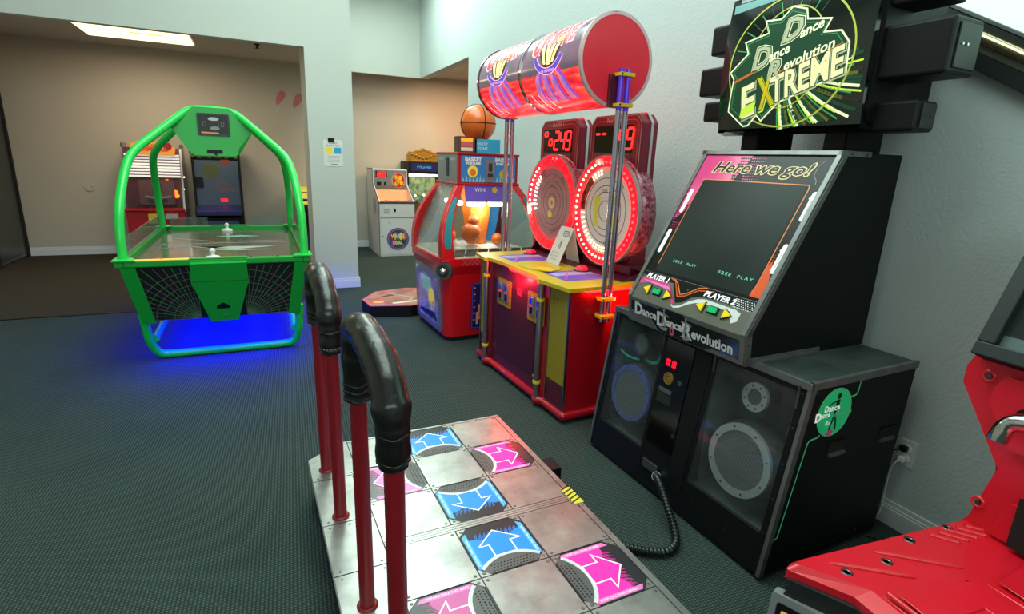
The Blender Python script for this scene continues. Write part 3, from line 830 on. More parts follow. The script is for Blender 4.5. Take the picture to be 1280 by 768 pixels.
# screws down the trim
b = MB()
for z in (.06, .2, .35, .5, .65, .79):
    for y in (.03, W - .03):
        b.at((fx(z) - .001, y, z), (0, -1, 0), (.115, 0, .81)); b.prism(circ(.0038, 8), 0, .002, 'screw')
for z in (.10, .12):
    for y in (.2, .4, .85, 1.1): b.at((fx(z) - .001, y, z), (0, -1, 0), (.115, 0, .81)); b.prism(circ(.004, 8), 0, .002, 'screw')
for x, z in ((.14, .80), (.128, .765), (.03, .17), (.02, .10), (.3, .05), (.45, .06), (.6, .07), (.38, .822), (.62, .822)):
    b.at((x, -.0065, z), **FY); b.prism(circ(.005, 8), 0, .002, 'screw')
b.split('screw', D)
# cable gland at the front
b = front(MB()); fr(b, .64, .745, v(.115), v(.158), 0, .012, 'dark_grey'); b.build('cable_plate', D, .002)
# green side logo and line art on the near side
b = MB().at((.279, -.0005, .697), **FY)
b.prism(circ(.103, 40), 0, .0008, 'side_green'); b.ring(.103, .099, .0008, .0014, 'line_green'); b.ring(.092, .089, .0008, .0014, 'line_green'); b.flat(circ(.084, 36, -.004, -.01), .0016, 'side_green')
b.flat(circ(.0125, 14, .012, .068), .0022, 'black')
b.flat([(.0, .055), (.022, .052), (.02, .03), (.008, .0), (.014, -.02), (-.004, -.02), (-.006, .0), (.0, .03)], .0022, 'black')
b.stroke([(.003, .048), (-.025, .042), (-.045, .030)], .006, .0022, 'black')
b.stroke([(.0, -.02), (-.012, -.055), (-.016, -.08)], .009, .0022, 'black'); b.stroke([(.01, -.02), (.018, -.05), (.022, -.078)], .009, .0022, 'black')
b.flat([(-.035, -.088), (-.01, -.07), (.012, -.082), (.002, -.1), (-.02, -.1)], .0024, 'art_pink')
b.text('Dance', .036, 'outline_white', -.02, .022, .0028, offset=.0012); b.text('D', .05, 'white_lit', -.098, -.006, .0030, offset=.002)
b.text('ance', .03, 'outline_white', -.055, -.006, .0028, offset=.001); b.text('volution', .03, 'line_green', .045, -.008, .0030, offset=.0008, width=.125); b.text('Re', .03, 'outline_white', -.03, -.04, .0028)
b.build('side_emblem', D)
b = MB().at((0, -.0005, 0), **FY)
b.stroke([(.415, .81), (.410, .765), (.400, .752), (.366, .748)], .006, .0008, 'line_green')
b.stroke([(.214, .610), (.205, .602), (.160, .598), (.148, .588), (.070, .185), (.036, .172)], .006, .0008, 'line_green')
b.build('side_line_art', D)
for x, z in ((.34, .53), (.685, .525)):
    b = MB().at((x, -.0005, z), **FY)
    b.box(-.052, .052, -.03, .03, 0, .0015, 'black_matte'); b.box(-.055, .055, .026, .032, 0, .006, 'cab_black'); b.box(-.048, .048, -.03, -.018, .001, .014, 'mid_dark')
    b.build('side_handle', D, .0015)
b = MB()
for (x, y) in ((.08, .05), (.70, .05), (.08, 1.15), (.70, 1.15)): b.at((x, y, 0)); b.lathe([(.022, 0), (.022, .012), (.012, .014), (.012, .022)], 'steel', 14)
b.split('levelling_foot', D)
# ---- monitor housing
y0, y1 = .25, .99; YM = (y0 + y1) / 2
mp_ = [(.035, .838), (.022, .958), (.432, 1.685), (.82, 1.69), (.815, .838)]
b = MB(); prof_y(b, mp_, y0, y1, 'cab_black'); b.build('monitor_housing', D, .002)
UL = Vector((.41, 0, .727)).normalized(); ML = .835
def mon(b, lift=.0):
    n = Vector((-.727, 0, .41)).normalized() * lift
    return b.at((.022 + n.x, YM, .958 + n.z), (0, -1, 0), (.41, 0, .727))
HWm = .37
b = mon(MB())
for s_ in (-1, 1): b.box(s_ * HWm - (.022 if s_ > 0 else 0), s_ * HWm + (.022 if s_ < 0 else 0), 0, ML + .004, 0, .012, 'frame_grey')
b.box(-HWm, HWm, ML - .018, ML + .004, 0, .012, 'frame_grey')
b.M = Matrix()
b.box(.41, .60, y0 - .004, y0 + .004, 1.672, 1.694, 'frame_grey'); b.box(.41, .60, y1 - .004, y1 + .004, 1.672, 1.694, 'frame_grey')
prof_y(b, [(.035, .83), (.018, .958), (.05, .99), (.065, .83)], y0 - .005, y0 + .001, 'frame_grey')
prof_y(b, [(.018, .956), (.43, 1.688), (.455, 1.688), (.045, .956)], y0 - .005, y0 + .001, 'frame_grey')
prof_y(b, [(.018, .956), (.43, 1.688), (.455, 1.688), (.045, .956)], y1 - .001, y1 + .005, 'frame_grey')
b.box(.12, .48, y0 - .022, y0 + .001, .838, .852, 'frame_grey'); b.box(.04, .5, y0 - .004, y0 + .001, .838, .862, 'frame_grey')
b.build('housing_frame', D, .0015)
b = MB()
for x, z in ((.12, 1.13), (.23, 1.325), (.33, 1.50), (.41, 1.645), (.47, 1.682), (.57, 1.682), (.045, .86), (.04, .92), (.2, .851), (.4, .851)):
    b.at((x, y0 - .006, z), **FY); b.prism(circ(.0045, 8), 0, .002, 'screw')
b.split('screw', D)
# art panel with opening for the tube
b = mon(MB())
iw = HWm - .024
SC = (-.282, .292, .165, .675)
b.box(-iw, iw, .15, ML - .02, 0, .004, 'art_black')
z = .0046
b.flat([(-iw, .44), (-iw, ML - .02), (-.06, ML - .02), (-.10, .68), (-.27, .68), (-.285, .60), (-.30, .50)], z, 'art_pink')
for i in range(12):
    for j in range(9):
        x = -.118 + i * .0125; yy = ML - .035 - j * .0155
        r = .0062 - i * .00042
        if yy > .685: b.flat(circ(r, 6, x + (.006 if j % 2 else 0), yy), z + .0003, 'art_black' if i < 5 else 'art_pink')
for i in range(5):
    for j in range(12):
        x = -iw + .008 + i * .013; yy = .53 - j * .0125
        r = .0058 - j * .00035
        b.flat(circ(r, 6, x + (.006 if j % 2 else 0), yy), z + .0003, 'art_black' if yy > .44 else 'art_pink')
b.flat([(.285, .165), (.345, .165), (.346, .23), (.335, .27), (.315, .33), (.300, .30), (.300, .22)], z, 'art_orange')
b.stroke([(-.285, .20), (-.287, .5), (-.287, .68), (.296, .68), (.302, .66), (.300, .18)], .005, z + .0006, 'line_orange')
for i in range(7):
    for j in range(8):
        x = .30 + i * .008; yy = .28 + j * .011
        b.flat(circ(.0033 - j * .0003, 6, x + (.004 if j % 2 else 0), yy), z + .0003, 'art_orange')
b.stroke([(.31, .80), (.29, .765), (.292, .725), (.315, .70), (.318, .685)], .003, z, 'grey')
b.build('screen_surround', D)
b = mon(MB()); b.text('Here we go!', .082, 'cream_line', .012, .742, .0056, shear=.25, offset=.0055, width=.545); b.text('Here we go!', .082, 'art_black', .012, .742, .0062, shear=.25, offset=.001, width=.53)
b.build('top_lettering', D)
b = mon(MB()); z = .0052
for (cx, cy) in ((-.322, .555), (-.325, .325), (.341, .585), (.337, .345)):
    p = rrect(.024, .135, .0115, cx, cy); b.flat(p, z + .0003, 'outline_white')
    b.flat([(cx - .018, cy + .034), (cx - .006, cy + .062), (cx + .006, cy + .052), (cx - .004, cy + .03)], z + .0006, 'outline_white')
    b.stroke([(cx, cy - .045), (cx, cy + .03)], .0016, z + .0009, 'art_pink' if cx < 0 else 'mid_dark')
b.split('arrow_sticker', D)
b = mon(MB()); q = []
n = 14
vs = []; fs = []
for j in range(n + 1):
    for i in range(n + 1):
        u = i / n * 2 - 1; w_ = j / n * 2 - 1
        vs.append((SC[0] + (SC[1] - SC[0]) * i / n, SC[2] + (SC[3] - SC[2]) * j / n, .0048 + .006 * (1 - u * u) * (1 - w_ * w_)))
for j in range(n):
    for i in range(n): a = j * (n + 1) + i; fs.append((a, a + 1, a + n + 2, a + n + 1))
b.add(vs, fs, 'crt', True); b.build('screen', D)
b = mon(MB()); b.text('FREE', .019, 'crt_text', -.165, .232, .0085, spacing=1.3, width=.06); b.text('PLAY', .019, 'crt_text', -.075, .232, .0085, spacing=1.3, width=.06); b.text('FREE', .021, 'crt_text', .125, .232, .0085, spacing=1.3, width=.07); b.text('PLAY', .021, 'crt_text', .235, .232, .0085, spacing=1.4, width=.08); b.build('screen_text', D)
# control panel
b = mon(MB()); b.box(-iw - .001, iw + .001, 0.0, .15, 0, .006, 'panel_metal'); b.build('control_panel', D, .002)
b = mon(MB()); z = .0066
b.flat([(-.345, .148), (-.345, .130), (-.125, .125), (-.075, .062), (-.055, .038), (-.02, .05), (.02, .085), (.06, .10), (.12, .105), (.345, .105), (.345, .148)], z, 'art_black')
b.flat([(-.325, .118), (-.14, .115), (-.098, .070), (-.075, .028), (-.060, .034), (-.085, .05), (-.115, .078), (-.15, .096), (-.29, .094), (-.33, .078), (-.345, .088)], z + .0003, 'art_pink')
b.flat([(-.075, .028), (-.055, .020), (-.02, .034), (.02, .066), (.06, .088), (.1, .096), (.27, .092), (.30, .082), (.30, .045), (.275, .03), (.245, .078), (.1, .074), (.055, .066), (.02, .05), (-.02, .022), (-.05, .012), (-.072, .02)], z + .0003, 'arc_white')
b.flat([(-.325, .105), (-.14, .102), (-.12, .085), (-.29, .098)], z + .0006, 'pink_pale')
b.stroke([(-.150, .146), (-.115, .136), (-.062, .070), (-.02, .083), (.04, .125), (.09, .134), (.12, .138)], .005, z + .0008, 'art_orange')
b.stroke([(-.128, .146), (-.098, .132), (-.052, .082), (-.02, .095), (.035, .136), (.08, .146)], .005, z + .0008, 'line_orange')
for i in range(9):
    for j in range(5): b.flat([(.245 + i * .011 + (.0055 if j % 2 else 0), .100 + j * .009), (.25 + i * .011 + (.0055 if j % 2 else 0), .100 + j * .009), (.25 + i * .011 + (.0055 if j % 2 else 0), .1045 + j * .009), (.245 + i * .011 + (.0055 if j % 2 else 0), .1045 + j * .009)], z + .0004, 'white')
b.text('PLAYER 1', .036, 'outline_white', -.235, .130, z + .0012, shear=.2, offset=.0014, width=.155); b.text('PLAYER 2', .036, 'outline_white', .165, .122, z + .0012, shear=.2, offset=.0014, width=.175)
b.flat(circ(.004, 10, -.02, .112), z + .001, 'screw'); b.flat(circ(.004, 10, -.338, .122), z + .001, 'screw')
b.build('control_art', D)
for (u0, gy) in ((-.193, .060), (.165, .060)):
    for s_, du in ((-1, -.072), (1, .078)):
        b = mon(MB()); tri = [(-.020 * s_ * -1, .026), (-.020 * s_ * -1, -.020), (.022 * s_, .002)]
        tri = [(u0 + du + p[0], gy + p[1]) for p in [(-.018 * s_, .022), (-.018 * s_, -.022), (.022 * s_, 0)]]
        big = [(u0 + du + (p[0]) * 1.25, gy + (p[1]) * 1.25) for p in [(-.018 * s_, .022), (-.018 * s_, -.022), (.022 * s_, 0)]]
        b.prism(big, .006, .010, 'black'); b.prism(tri, .010, .016, 'btn_yellow'); b.build('arrow_button', D, .001)
    b = mon(MB()); b.prism(rrect(.058, .036, .004, u0, gy), .006, .010, 'black'); b.prism(rrect(.047, .026, .003, u0, gy), .010, .017, 'btn_green'); b.build('start_button', D, .001)
# fascia below controls
b = MB().at((.0285, YM, .898), (0, -1, 0), (-.013, 0, .12))
b.box(-HWm, HWm, -.066, .064, 0, .006, 'panel_metal'); b.build('fascia', D, .002)
b = MB().at((.0285, YM, .898), (0, -1, 0), (-.013, 0, .12)); z = .007
b.flat([(-.345, .046), (-.15, .046), (-.12, .058), (.02, .058), (.06, .04), (.345, .04), (.345, -.045), (.20, -.045), (.15, -.062), (-.14, -.062), (-.19, -.02), (-.23, -.006), (-.345, -.006)], z, 'black_gloss')
b.stroke([(-.34, -.010), (-.23, -.010), (-.19, -.024), (-.142, -.064)], .003, z + .0004, 'grey')
TS = 'grey_lit'
b.text('D', .085, TS, -.285, .012, z + .0008, offset=.0035); b.text('ance', .056, TS, -.205, .0, z + .0008, offset=.002)
b.text('D', .095, TS, -.115, .0, z + .0008, offset=.0035); b.text('ance', .056, TS, -.030, -.008, z + .0008, offset=.002)
b.text('R', .10, TS, .055, -.008, z + .0008, offset=.0035); b.text('evolution', .066, TS, .198, -.010, z + .0008, offset=.002, width=.235)
for cx, cy in ((-.10, .0), (.045, -.004)):
    b.flat(circ(.007, 10, cx, cy + .05), z + .0013, 'grey'); b.stroke([(cx, cy + .042), (cx - .003, cy + .01), (cx - .014, cy - .03)], .010, z + .0013, 'grey')
    b.stroke([(cx - .003, cy + .01), (cx + .012, cy - .03)], .008, z + .0013, 'grey'); b.stroke([(cx - .03, cy + .03), (cx, cy + .034), (cx + .035, cy + .024)], .006, z + .0013, 'grey')
    b.flat([(cx - .035, cy - .04), (cx + .03, cy - .03), (cx + .02, cy - .048), (cx - .01, cy - .052)], z + .0013, 'grey')
b.flat(rrect(.026, .042, .01, -.045, -.038), z + .0012, 'salmon'); b.flat(rrect(.010, .02, .004, -.045, -.036), z + .0015, 'black')
b.flat(circ(.004, 8, -.34, -.03), z, 'screw'); b.flat(circ(.004, 8, .345, -.055), z, 'screw')
b.build('fascia_lettering', D)
# ---- marquee sign
for yy in (.30, .735):
    b = MB(); b.box(.50, .512, yy, yy + .10, 1.64, 1.86, 'black'); b.box(.50, .74, yy, yy + .012, 1.64, 1.86, 'cab_black'); b.build('sign_post', D, .002)
SYM, SH, SZ = .558, .372, 2.10
zb, zt = 1.785, 2.345
b = MB()
pts = [(.47, zb), (.44, zb + .015), (.425, zb + .06), (.425, zt - .08), (.44, zt - .02), (.50, zt + .0), (.76, zt - .01), (.80, zt - .06), (.80, zb + .06), (.76, zb + .0)]
prof_y(b, pts, SYM - SH, SYM + SH, 'black'); b.build('sign_box', D, .012, seg=3)
# bulged translucent face
def sgf(p):        # bulge mapping: local x right, y up, z out
    u = p.x / SH; w_ = (p.y) / .31
    return Vector((p.x, p.y, p.z + .05 * (1 - .7 * w_ * w_) * (1 - .35 * u ** 4) - .0))
def sign(b): b.at((.43, SYM, 2.072), **FX); b.W = sgf; return b
b = sign(MB()); n = 20; vs = []; fs = []
for j in range(n + 1):
    for i in range(n + 1):
        vs.append((-.355 + .71 * i / n, -.28 + .555 * j / n, 0))
for j in range(n):
    for i in range(n): a = j * (n + 1) + i; fs.append((a, a + 1, a + n + 2, a + n + 1))
b.add(vs, fs, 'gloss_sign', True)
vs2 = []; ed = [(-.355 + .71 * i / n, -.295) for i in range(n + 1)] + [(.355, -.295 + .59 * i / n) for i in range(1, n + 1)] + [(.355 - .71 * i / n, .295) for i in range(1, n + 1)] + [(-.355, .295 - .59 * i / n) for i in range(1, n)]
m_ = len(ed); b.add([(p[0], p[1], 0) for p in ed] + [(p[0] * 1.03, p[1] * 1.04, -.055) for p in ed], [(i, (i + 1) % m_, m_ + (i + 1) % m_, m_ + i) for i in range(m_)], 'black_gloss')
b.build('sign_face', D)
b = sign(MB()); z = .002
def dens(pts, k=6):
    o = []
    for i in range(len(pts)):
        a, c = pts[i], pts[(i + 1) % len(pts)]
        o += [(a[0] + (c[0] - a[0]) * t / k, a[1] + (c[1] - a[1]) * t / k) for t in range(k)]
    return o
b.flat(dens([(-.34, .270), (.34, .270), (.34, .258), (.0, .250), (-.335, .232)]), z, 'sign_glass_blue')
# burst streaks radiating from the logo towards the lower right
for i in range(40):
    a = math.radians(-104 + i * 2.7); r0 = .13 + .03 * math.sin(i * 3.3); r1 = .27 + .09 * abs(math.sin(i * 1.7)); wv = .005 + .009 * abs(math.sin(i * 2.7))
    cx, cy = .02, -.05
    x1, y1_ = cx + r1 * math.cos(a), cy + r1 * math.sin(a)
    if abs(x1) > .345: r1 = min(r1, (.345 - abs(cx)) / abs(math.cos(a)) - .01)
    if cy + r1 * math.sin(a) < -.285: r1 = (-.285 - cy) / math.sin(a)
    if r1 <= r0 + .01: continue
    b.stroke([(cx + (r0 + (r1 - r0) * t / 3) * math.cos(a + .12 * t / 3), cy + (r0 + (r1 - r0) * t / 3) * math.sin(a + .12 * t / 3)) for t in range(4)], wv, z + .0002, ('sign_green', 'sign_olive', 'sign_dkgreen', 'sign_lime', 'sign_brown', 'sign_dkgreen', 'sign_pale')[(i * 3) % 7])
for i in range(16):
    a = math.radians(60 + i * 9.5); b.stroke([(.02 + r * math.cos(a), -.0 + r * .8 * math.sin(a)) for r in (.22, .26, .30)], .0045, z + .0002, ('sign_dkgreen', 'sign_green')[i % 2])
b.stroke([(.0 + .30 * math.cos(t * PI / 32), -.012 + .265 * math.sin(t * PI / 32)) for t in range(64)], .007, z + .0008, 'sign_line', True)
b.stroke([(.0 + .18 * math.cos(t * PI / 32), .0 + .20 * math.sin(t * PI / 32)) for t in range(64)], .005, z + .0006, 'sign_line', True)
b.build('sign_artwork', D)
b = sign(MB()); z = .0045
outl = [(-.194, -.27), (-.286, -.199), (-.265, -.06), (-.290, -.028), (-.196, .041), (-.223, .092), (-.102, .112), (-.13, .165), (-.05, .158), (-.005, .20), (.065, .176), (.078, .136), (.185, .118), (.165, .072), (.236, .066), (.276, .018), (.281, -.089), (-.008, -.178), (-.095, -.25), (-.12, -.225), (-.167, -.267)]
b.flat(dens(outl, 3), z, 'sign_dkgreen'); b.stroke(dens(outl, 3), .0065, z + .0010, 'sign_pale', True)
b.stroke(dens([(-.01 + (p[0] + .01) * .93, -.03 + (p[1] + .03) * .92) for p in outl], 3), .003, z + .0012, 'sign_green', True)
sl = math.radians(16)
for (tx_, sz, x_, y_, wd, mm, of) in (('TREME', .145, .115, -.082, .335, 'sign_cream', .004), ('X', .185, -.078, -.128, .10, 'btn_yellow', .004), ('E', .185, -.170, -.160, .105, 'sign_cream', .004)):
    b.text(tx_, sz, 'sign_lime' if mm == 'btn_yellow' else 'sign_grey', x_ + .002, y_ - .003, z + .0014, rot=sl, shear=.25, offset=of + .007, width=wd + .016)
    b.text(tx_, sz, 'sign_dkgreen', x_, y_, z + .0019, rot=sl, shear=.25, offset=of + .004, width=wd + .008)
    b.text(tx_, sz, mm, x_, y_, z + .0026, rot=sl, shear=.25, offset=of, width=wd)
b.flat([(-.215, -.235), (-.135, -.205), (-.125, -.165), (-.205, -.195)], z + .0030, 'sign_lime')
for (x_, y_) in ((.018, .108), (-.118, .014), (-.045, -.045)):
    ch = 'R' if y_ < 0 else 'D'; sz = .125 if ch == 'D' else .11
    b.text(ch, sz, 'sign_pale', x_, y_, z + .0014, rot=.14, shear=.3, offset=.009); b.text(ch, sz, 'sign_dkgreen', x_, y_, z + .0019, rot=.14, shear=.3, offset=.006); b.text(ch, sz, 'sign_grey', x_, y_, z + .0032, rot=.14, shear=.3, offset=.002)
b.text('ance', .055, 'sign_pale', .108, .092, z + .0022, rot=sl, shear=.3, offset=.0015, width=.105); b.text('ance', .055, 'sign_pale', -.028, .018, z + .0034, rot=sl, shear=.3, offset=.0015, width=.105)
b.text('evolution', .055, 'sign_pale', .112, -.004, z + .0034, rot=sl, shear=.3, offset=.0012, width=.225)
b.stroke([(-.262, -.075), (-.13, -.035)], .012, z + .0016, 'line_orange'); b.stroke([(-.02, -.055), (.255, .018)], .007, z + .0016, 'line_orange')
b.build('sign_lettering', D)
# clamp-on spotlights on both ends of the sign
def spot(y0_, y1_, x0_, x1_, z0_, z1_, near):
    b = MB(); b.box(x0_, x1_, y0_, y1_, z0_, z1_, 'black'); o = b.build('side_lamp', D, .012, seg=3)
    yy = y0_ if near else y1_
    s_ = -1 if near else 1
    b = MB(); zc = (z0_ + z1_) / 2; hh = (z1_ - z0_) / 2
    b.box(x0_ + .03, x1_ - .015, min(yy, yy + s_ * .006), max(yy, yy + s_ * .006), zc - hh * .78, zc + hh * .78, 'dark_grey')
    if near:
        for xx in (.055, .085): b.at((x0_ + xx, yy - .006, zc + .005), **FY); b.prism(circ(.005, 10), 0, .004, 'chrome')
        b.M = Matrix()
    o2 = b.build('lamp_cover', D, .002); 
spot(-.04, .22, .44, .62, 1.95, 2.135, True)
spot(.04, .22, .47, .60, 1.765, 1.875, True)
spot(.02, .22, .44, .60, 2.20, 2.36, True)
spot(.94, 1.125, .46, .60, 1.965, 2.10, False)
spot(.94, 1.075, .46, .60, 2.155, 2.29, False)
spot(.94, 1.075, .46, .60, 1.84, 1.935, False)

# ---- ribbed conduit from stage to cabinet
t = thing('ribbed_cable', 'black ribbed cable looping over the carpet from the stage to the cabinet', 'cable', (1.5, 1.6, 0))
pth = smooth_path([(1.688, 1.865, .125), (1.655, 1.83, .155), (1.625, 1.76, .155), (1.60, 1.68, .11), (1.585, 1.60, .05), (1.55, 1.535, .024), (1.48, 1.50, .022), (1.40, 1.53, .022), (1.30, 1.62, .022), (1.25, 1.78, .022), (1.235, 1.95, .04), (1.235, 2.03, .07), (1.235, 2.10, .09)], 3)
pth = [Vector(p) - Vector((1.5, 1.6, 0)) for p in pth]
fine = []
for a, c in zip(pth[:-1], pth[1:]):
    k = max(1, int((c - a).length / .0035))
    fine += [a + (c - a) * i / k for i in range(k)]
rad = [.0165 + (.0028 if (i // 2) % 2 else -.0018) for i in range(len(fine))]
b = MB(); b.tube(fine, rad, 'conduit', 12); b.build('ribbed_hose', t)
b = MB(); b.tube([pth[0] + Vector((.012, 0, -.006)), pth[1] + Vector((-.006, -.006, .006))], .024, 'chrome', 14); b.build('cable_gland', t, .002)
b = MB(); b.tube([pth[-1] + Vector((0, -.02, 0)), pth[-1] + Vector((0, .02, 0))], .026, 'chrome', 14); b.build('cable_gland', t, .002)
# ================================================================== PRIZE WHEEL GAME
Cc = thing('prize_wheel_game', 'red and yellow arcade game with two lit spinning wheels and a double drum sign', 'arcade machine', (1.662, 2.758, 0), 3.0)
LW = 1.285
b = MB()
b.box(.012, .76, .0, LW, .03, .86, 'red_body'); b.build('cabinet', Cc, .004)
b = MB(); b.box(.02, .70, .03, LW - .03, 0, .03, 'black_matte')
path = [(.0, -.012, .045), (.0, .245, .045), (-.018, .26, .045), (-.035, .283, .045), (-.018, .31, .045), (.0, .325, .045), (0, 1.06, .045), (-.018, 1.08, .045), (-.035, 1.11, .045), (-.018, 1.14, .045), (0, 1.155, .045), (0, LW + .012, .045)]
b.tube(path, .028, 'red_body', 12); b.tube([(0, -.012, .045), (.76, -.012, .045)], .028, 'red_body', 12); b.ball((0, -.012, .045), .028, 'red_body', 12)
b.tube([(0, LW + .012, .045), (.76, LW + .012, .045)], .028, 'red_body', 12)
b.box(-.022, .0, .26, .31, .02, .07, 'red_body'); b.box(-.022, 0, 1.085, 1.135, .02, .07, 'red_body')
b.build('base_moulding', Cc)
def face(b, y0_, y1_, z0_, z1_, x0_, x1_, m): b.box(x0_, x1_, y0_, y1_, z0_, z1_, m)
b = MB(); face(b, .31, 1.085, .075, .86, .006, .014, 'maroon'); face(b, .40, .99, .16, .72, .003, .006, 'maroon_flat'); b.build('front_door', Cc, .002)
for (a, c) in ((.012, .215), (1.15, LW - .012)):
    b = MB(); face(b, a, c, .235, .862, .0, .013, 'yellow_dull'); face(b, a, c, .07, .23, .0, .013, 'maroon'); b.tube([(-.002, a + .04, .80), (-.012, a + .05, .80), (-.012, c - .06, .80), (-.012, c - .04, .785), (-.004, c - .04, .74)], .005, 'yellow_dull', 6); b.build('side_column', Cc, .002)
b = MB()
for y in (-.0, .222, 1.145, LW): b.box(-.004, .012, y - .004, y + .004, .06, .87, 'steel')
b.split('metal_edge', Cc)
# yellow top with coloured insets
top = [(-.03, -.04), (.50, -.04), (.56, .02), (.56, LW - .02), (.50, LW + .04), (-.03, LW + .04), (-.06, 1.15), (-.03, 1.04), (-.015, .9), (-.015, .48), (-.03, .35), (-.065, .27)]
b = MB(); b.prism(top, .862, .886, 'yellow'); b.build('table_top', Cc, .005)
b = MB()
for (yc) in (.30, 1.0):
    b.flat(rrect(.40, .30, .03, .27, yc), .8868, 'purple'); b.flat(rrect(.36, .1, .02, .27, yc + .06), .8872, 'lavender'); b.stroke([(.10, yc - .1), (.25, yc + .12), (.42, yc - .05)], .012, .8876, 'pink_faded')
b.prism(circ(.14, 24, .16, .65, .20), .886, .894, 'yellow'); b.prism(circ(.05, 24, .12, .50, .08), .894, .90, 'yellow_clamp')
b.build('top_graphics', Cc)
for yc in (.42, 1.15):
    b = MB().at((.37, yc, .886)); b.lathe([(.058, 0), (.058, .008), (.05, .012)], 'maroon', 24); b.lathe([(.044, .010), (.040, .024), (.026, .036), (.0001, .04)], 'led_red_soft', 24, caps=False); b.build('push_button', Cc)
# coin plates
for yc in (.868, .393):
    b = MB().at((.005, yc, .655), **FX); b.prism(rrect(.22, .20, .01), 0, .008, 'yellow_dull')
    for s_ in (-1, 1):
        b.prism(rrect(.075, .14, .006, s_ * .048, .012), .008, .016, 'silver_panel'); b.prism(rrect(.03, .045, .004, s_ * .048, .045), .016, .024, 'chrome'); b.prism(rrect(.034, .05, .004, s_ * .048, -.025), .016, .019, 'black'); b.prism(circ(.008, 10, s_ * .048, .008), .016, .022, 'led_red_soft')
    b.build('coin_plate', Cc, .0015)
b = MB().at((.005, .636, .715), **FX); b.prism(rrect(.07, .055, .004), 0, .004, 'red_body'); b.stroke(rrect(.05, .036, .004), .004, .0046, 'salmon', True); b.build('small_badge', Cc)
# under-lip lamps
b = MB(); b.box(-.012, .0, .45, .78, .848, .8615, 'lip_red'); b.build('lip_lamp', Cc); b = MB(); b.box(.10, .46, -.024, -.012, .848, .8615, 'lip_red'); b.build('lip_lamp', Cc)
# front posts
for yc in (.283, 1.11):
    b = MB(); b.tube([(-.032, yc, .05), (-.032, yc, .865)], .0205, 'steel', 18); b.build('front_post', Cc)
    b = MB(); b.tube([(-.032, yc, .165), (-.032, yc, .185)], .026, 'yellow_clamp', 16); b.box(-.045, -.02, yc + .02, yc + .04, .2, .215, 'yellow_dull'); b.tube([(-.032, yc, .735), (-.032, yc, .755)], .026, 'yellow_clamp', 16); b.tube([(-.032, yc, .86), (-.032, yc, .884)], .03, 'yellow_clamp', 16); b.split('post_collar', Cc)
# double tall posts holding the drums
for (yp, ys_) in ((-.05, -1), (LW + .05, 1)):
    for dx in (-.024, .024):
        b = MB(); b.tube([(.235 + dx, yp, .665), (.235 + dx, yp, 1.9)], .0165, 'pole_clear', 14); b.tube([(.235 + dx, yp, 1.9), (.235 + dx, yp, 2.12)], .0165, 'pole_violet', 14); b.build('drum_post', Cc)
    for z in (.70, .81, 1.93, 2.09):
        y_ = yp - ys_ * .05
        b = MB(); b.prism(rrect(.105, .07, .012, .235, yp + 0), z - .009, z + .009, 'yellow_clamp'); b.box(.195, .275, min(yp, y_), max(yp, y_), z - .009, z + .009, 'yellow_clamp'); b.at((.19, yp - ys_ * -.036, z), **FY); b.prism(circ(.006, 8), 0, .003, 'screw'); b.build('post_clamp', Cc, .002)
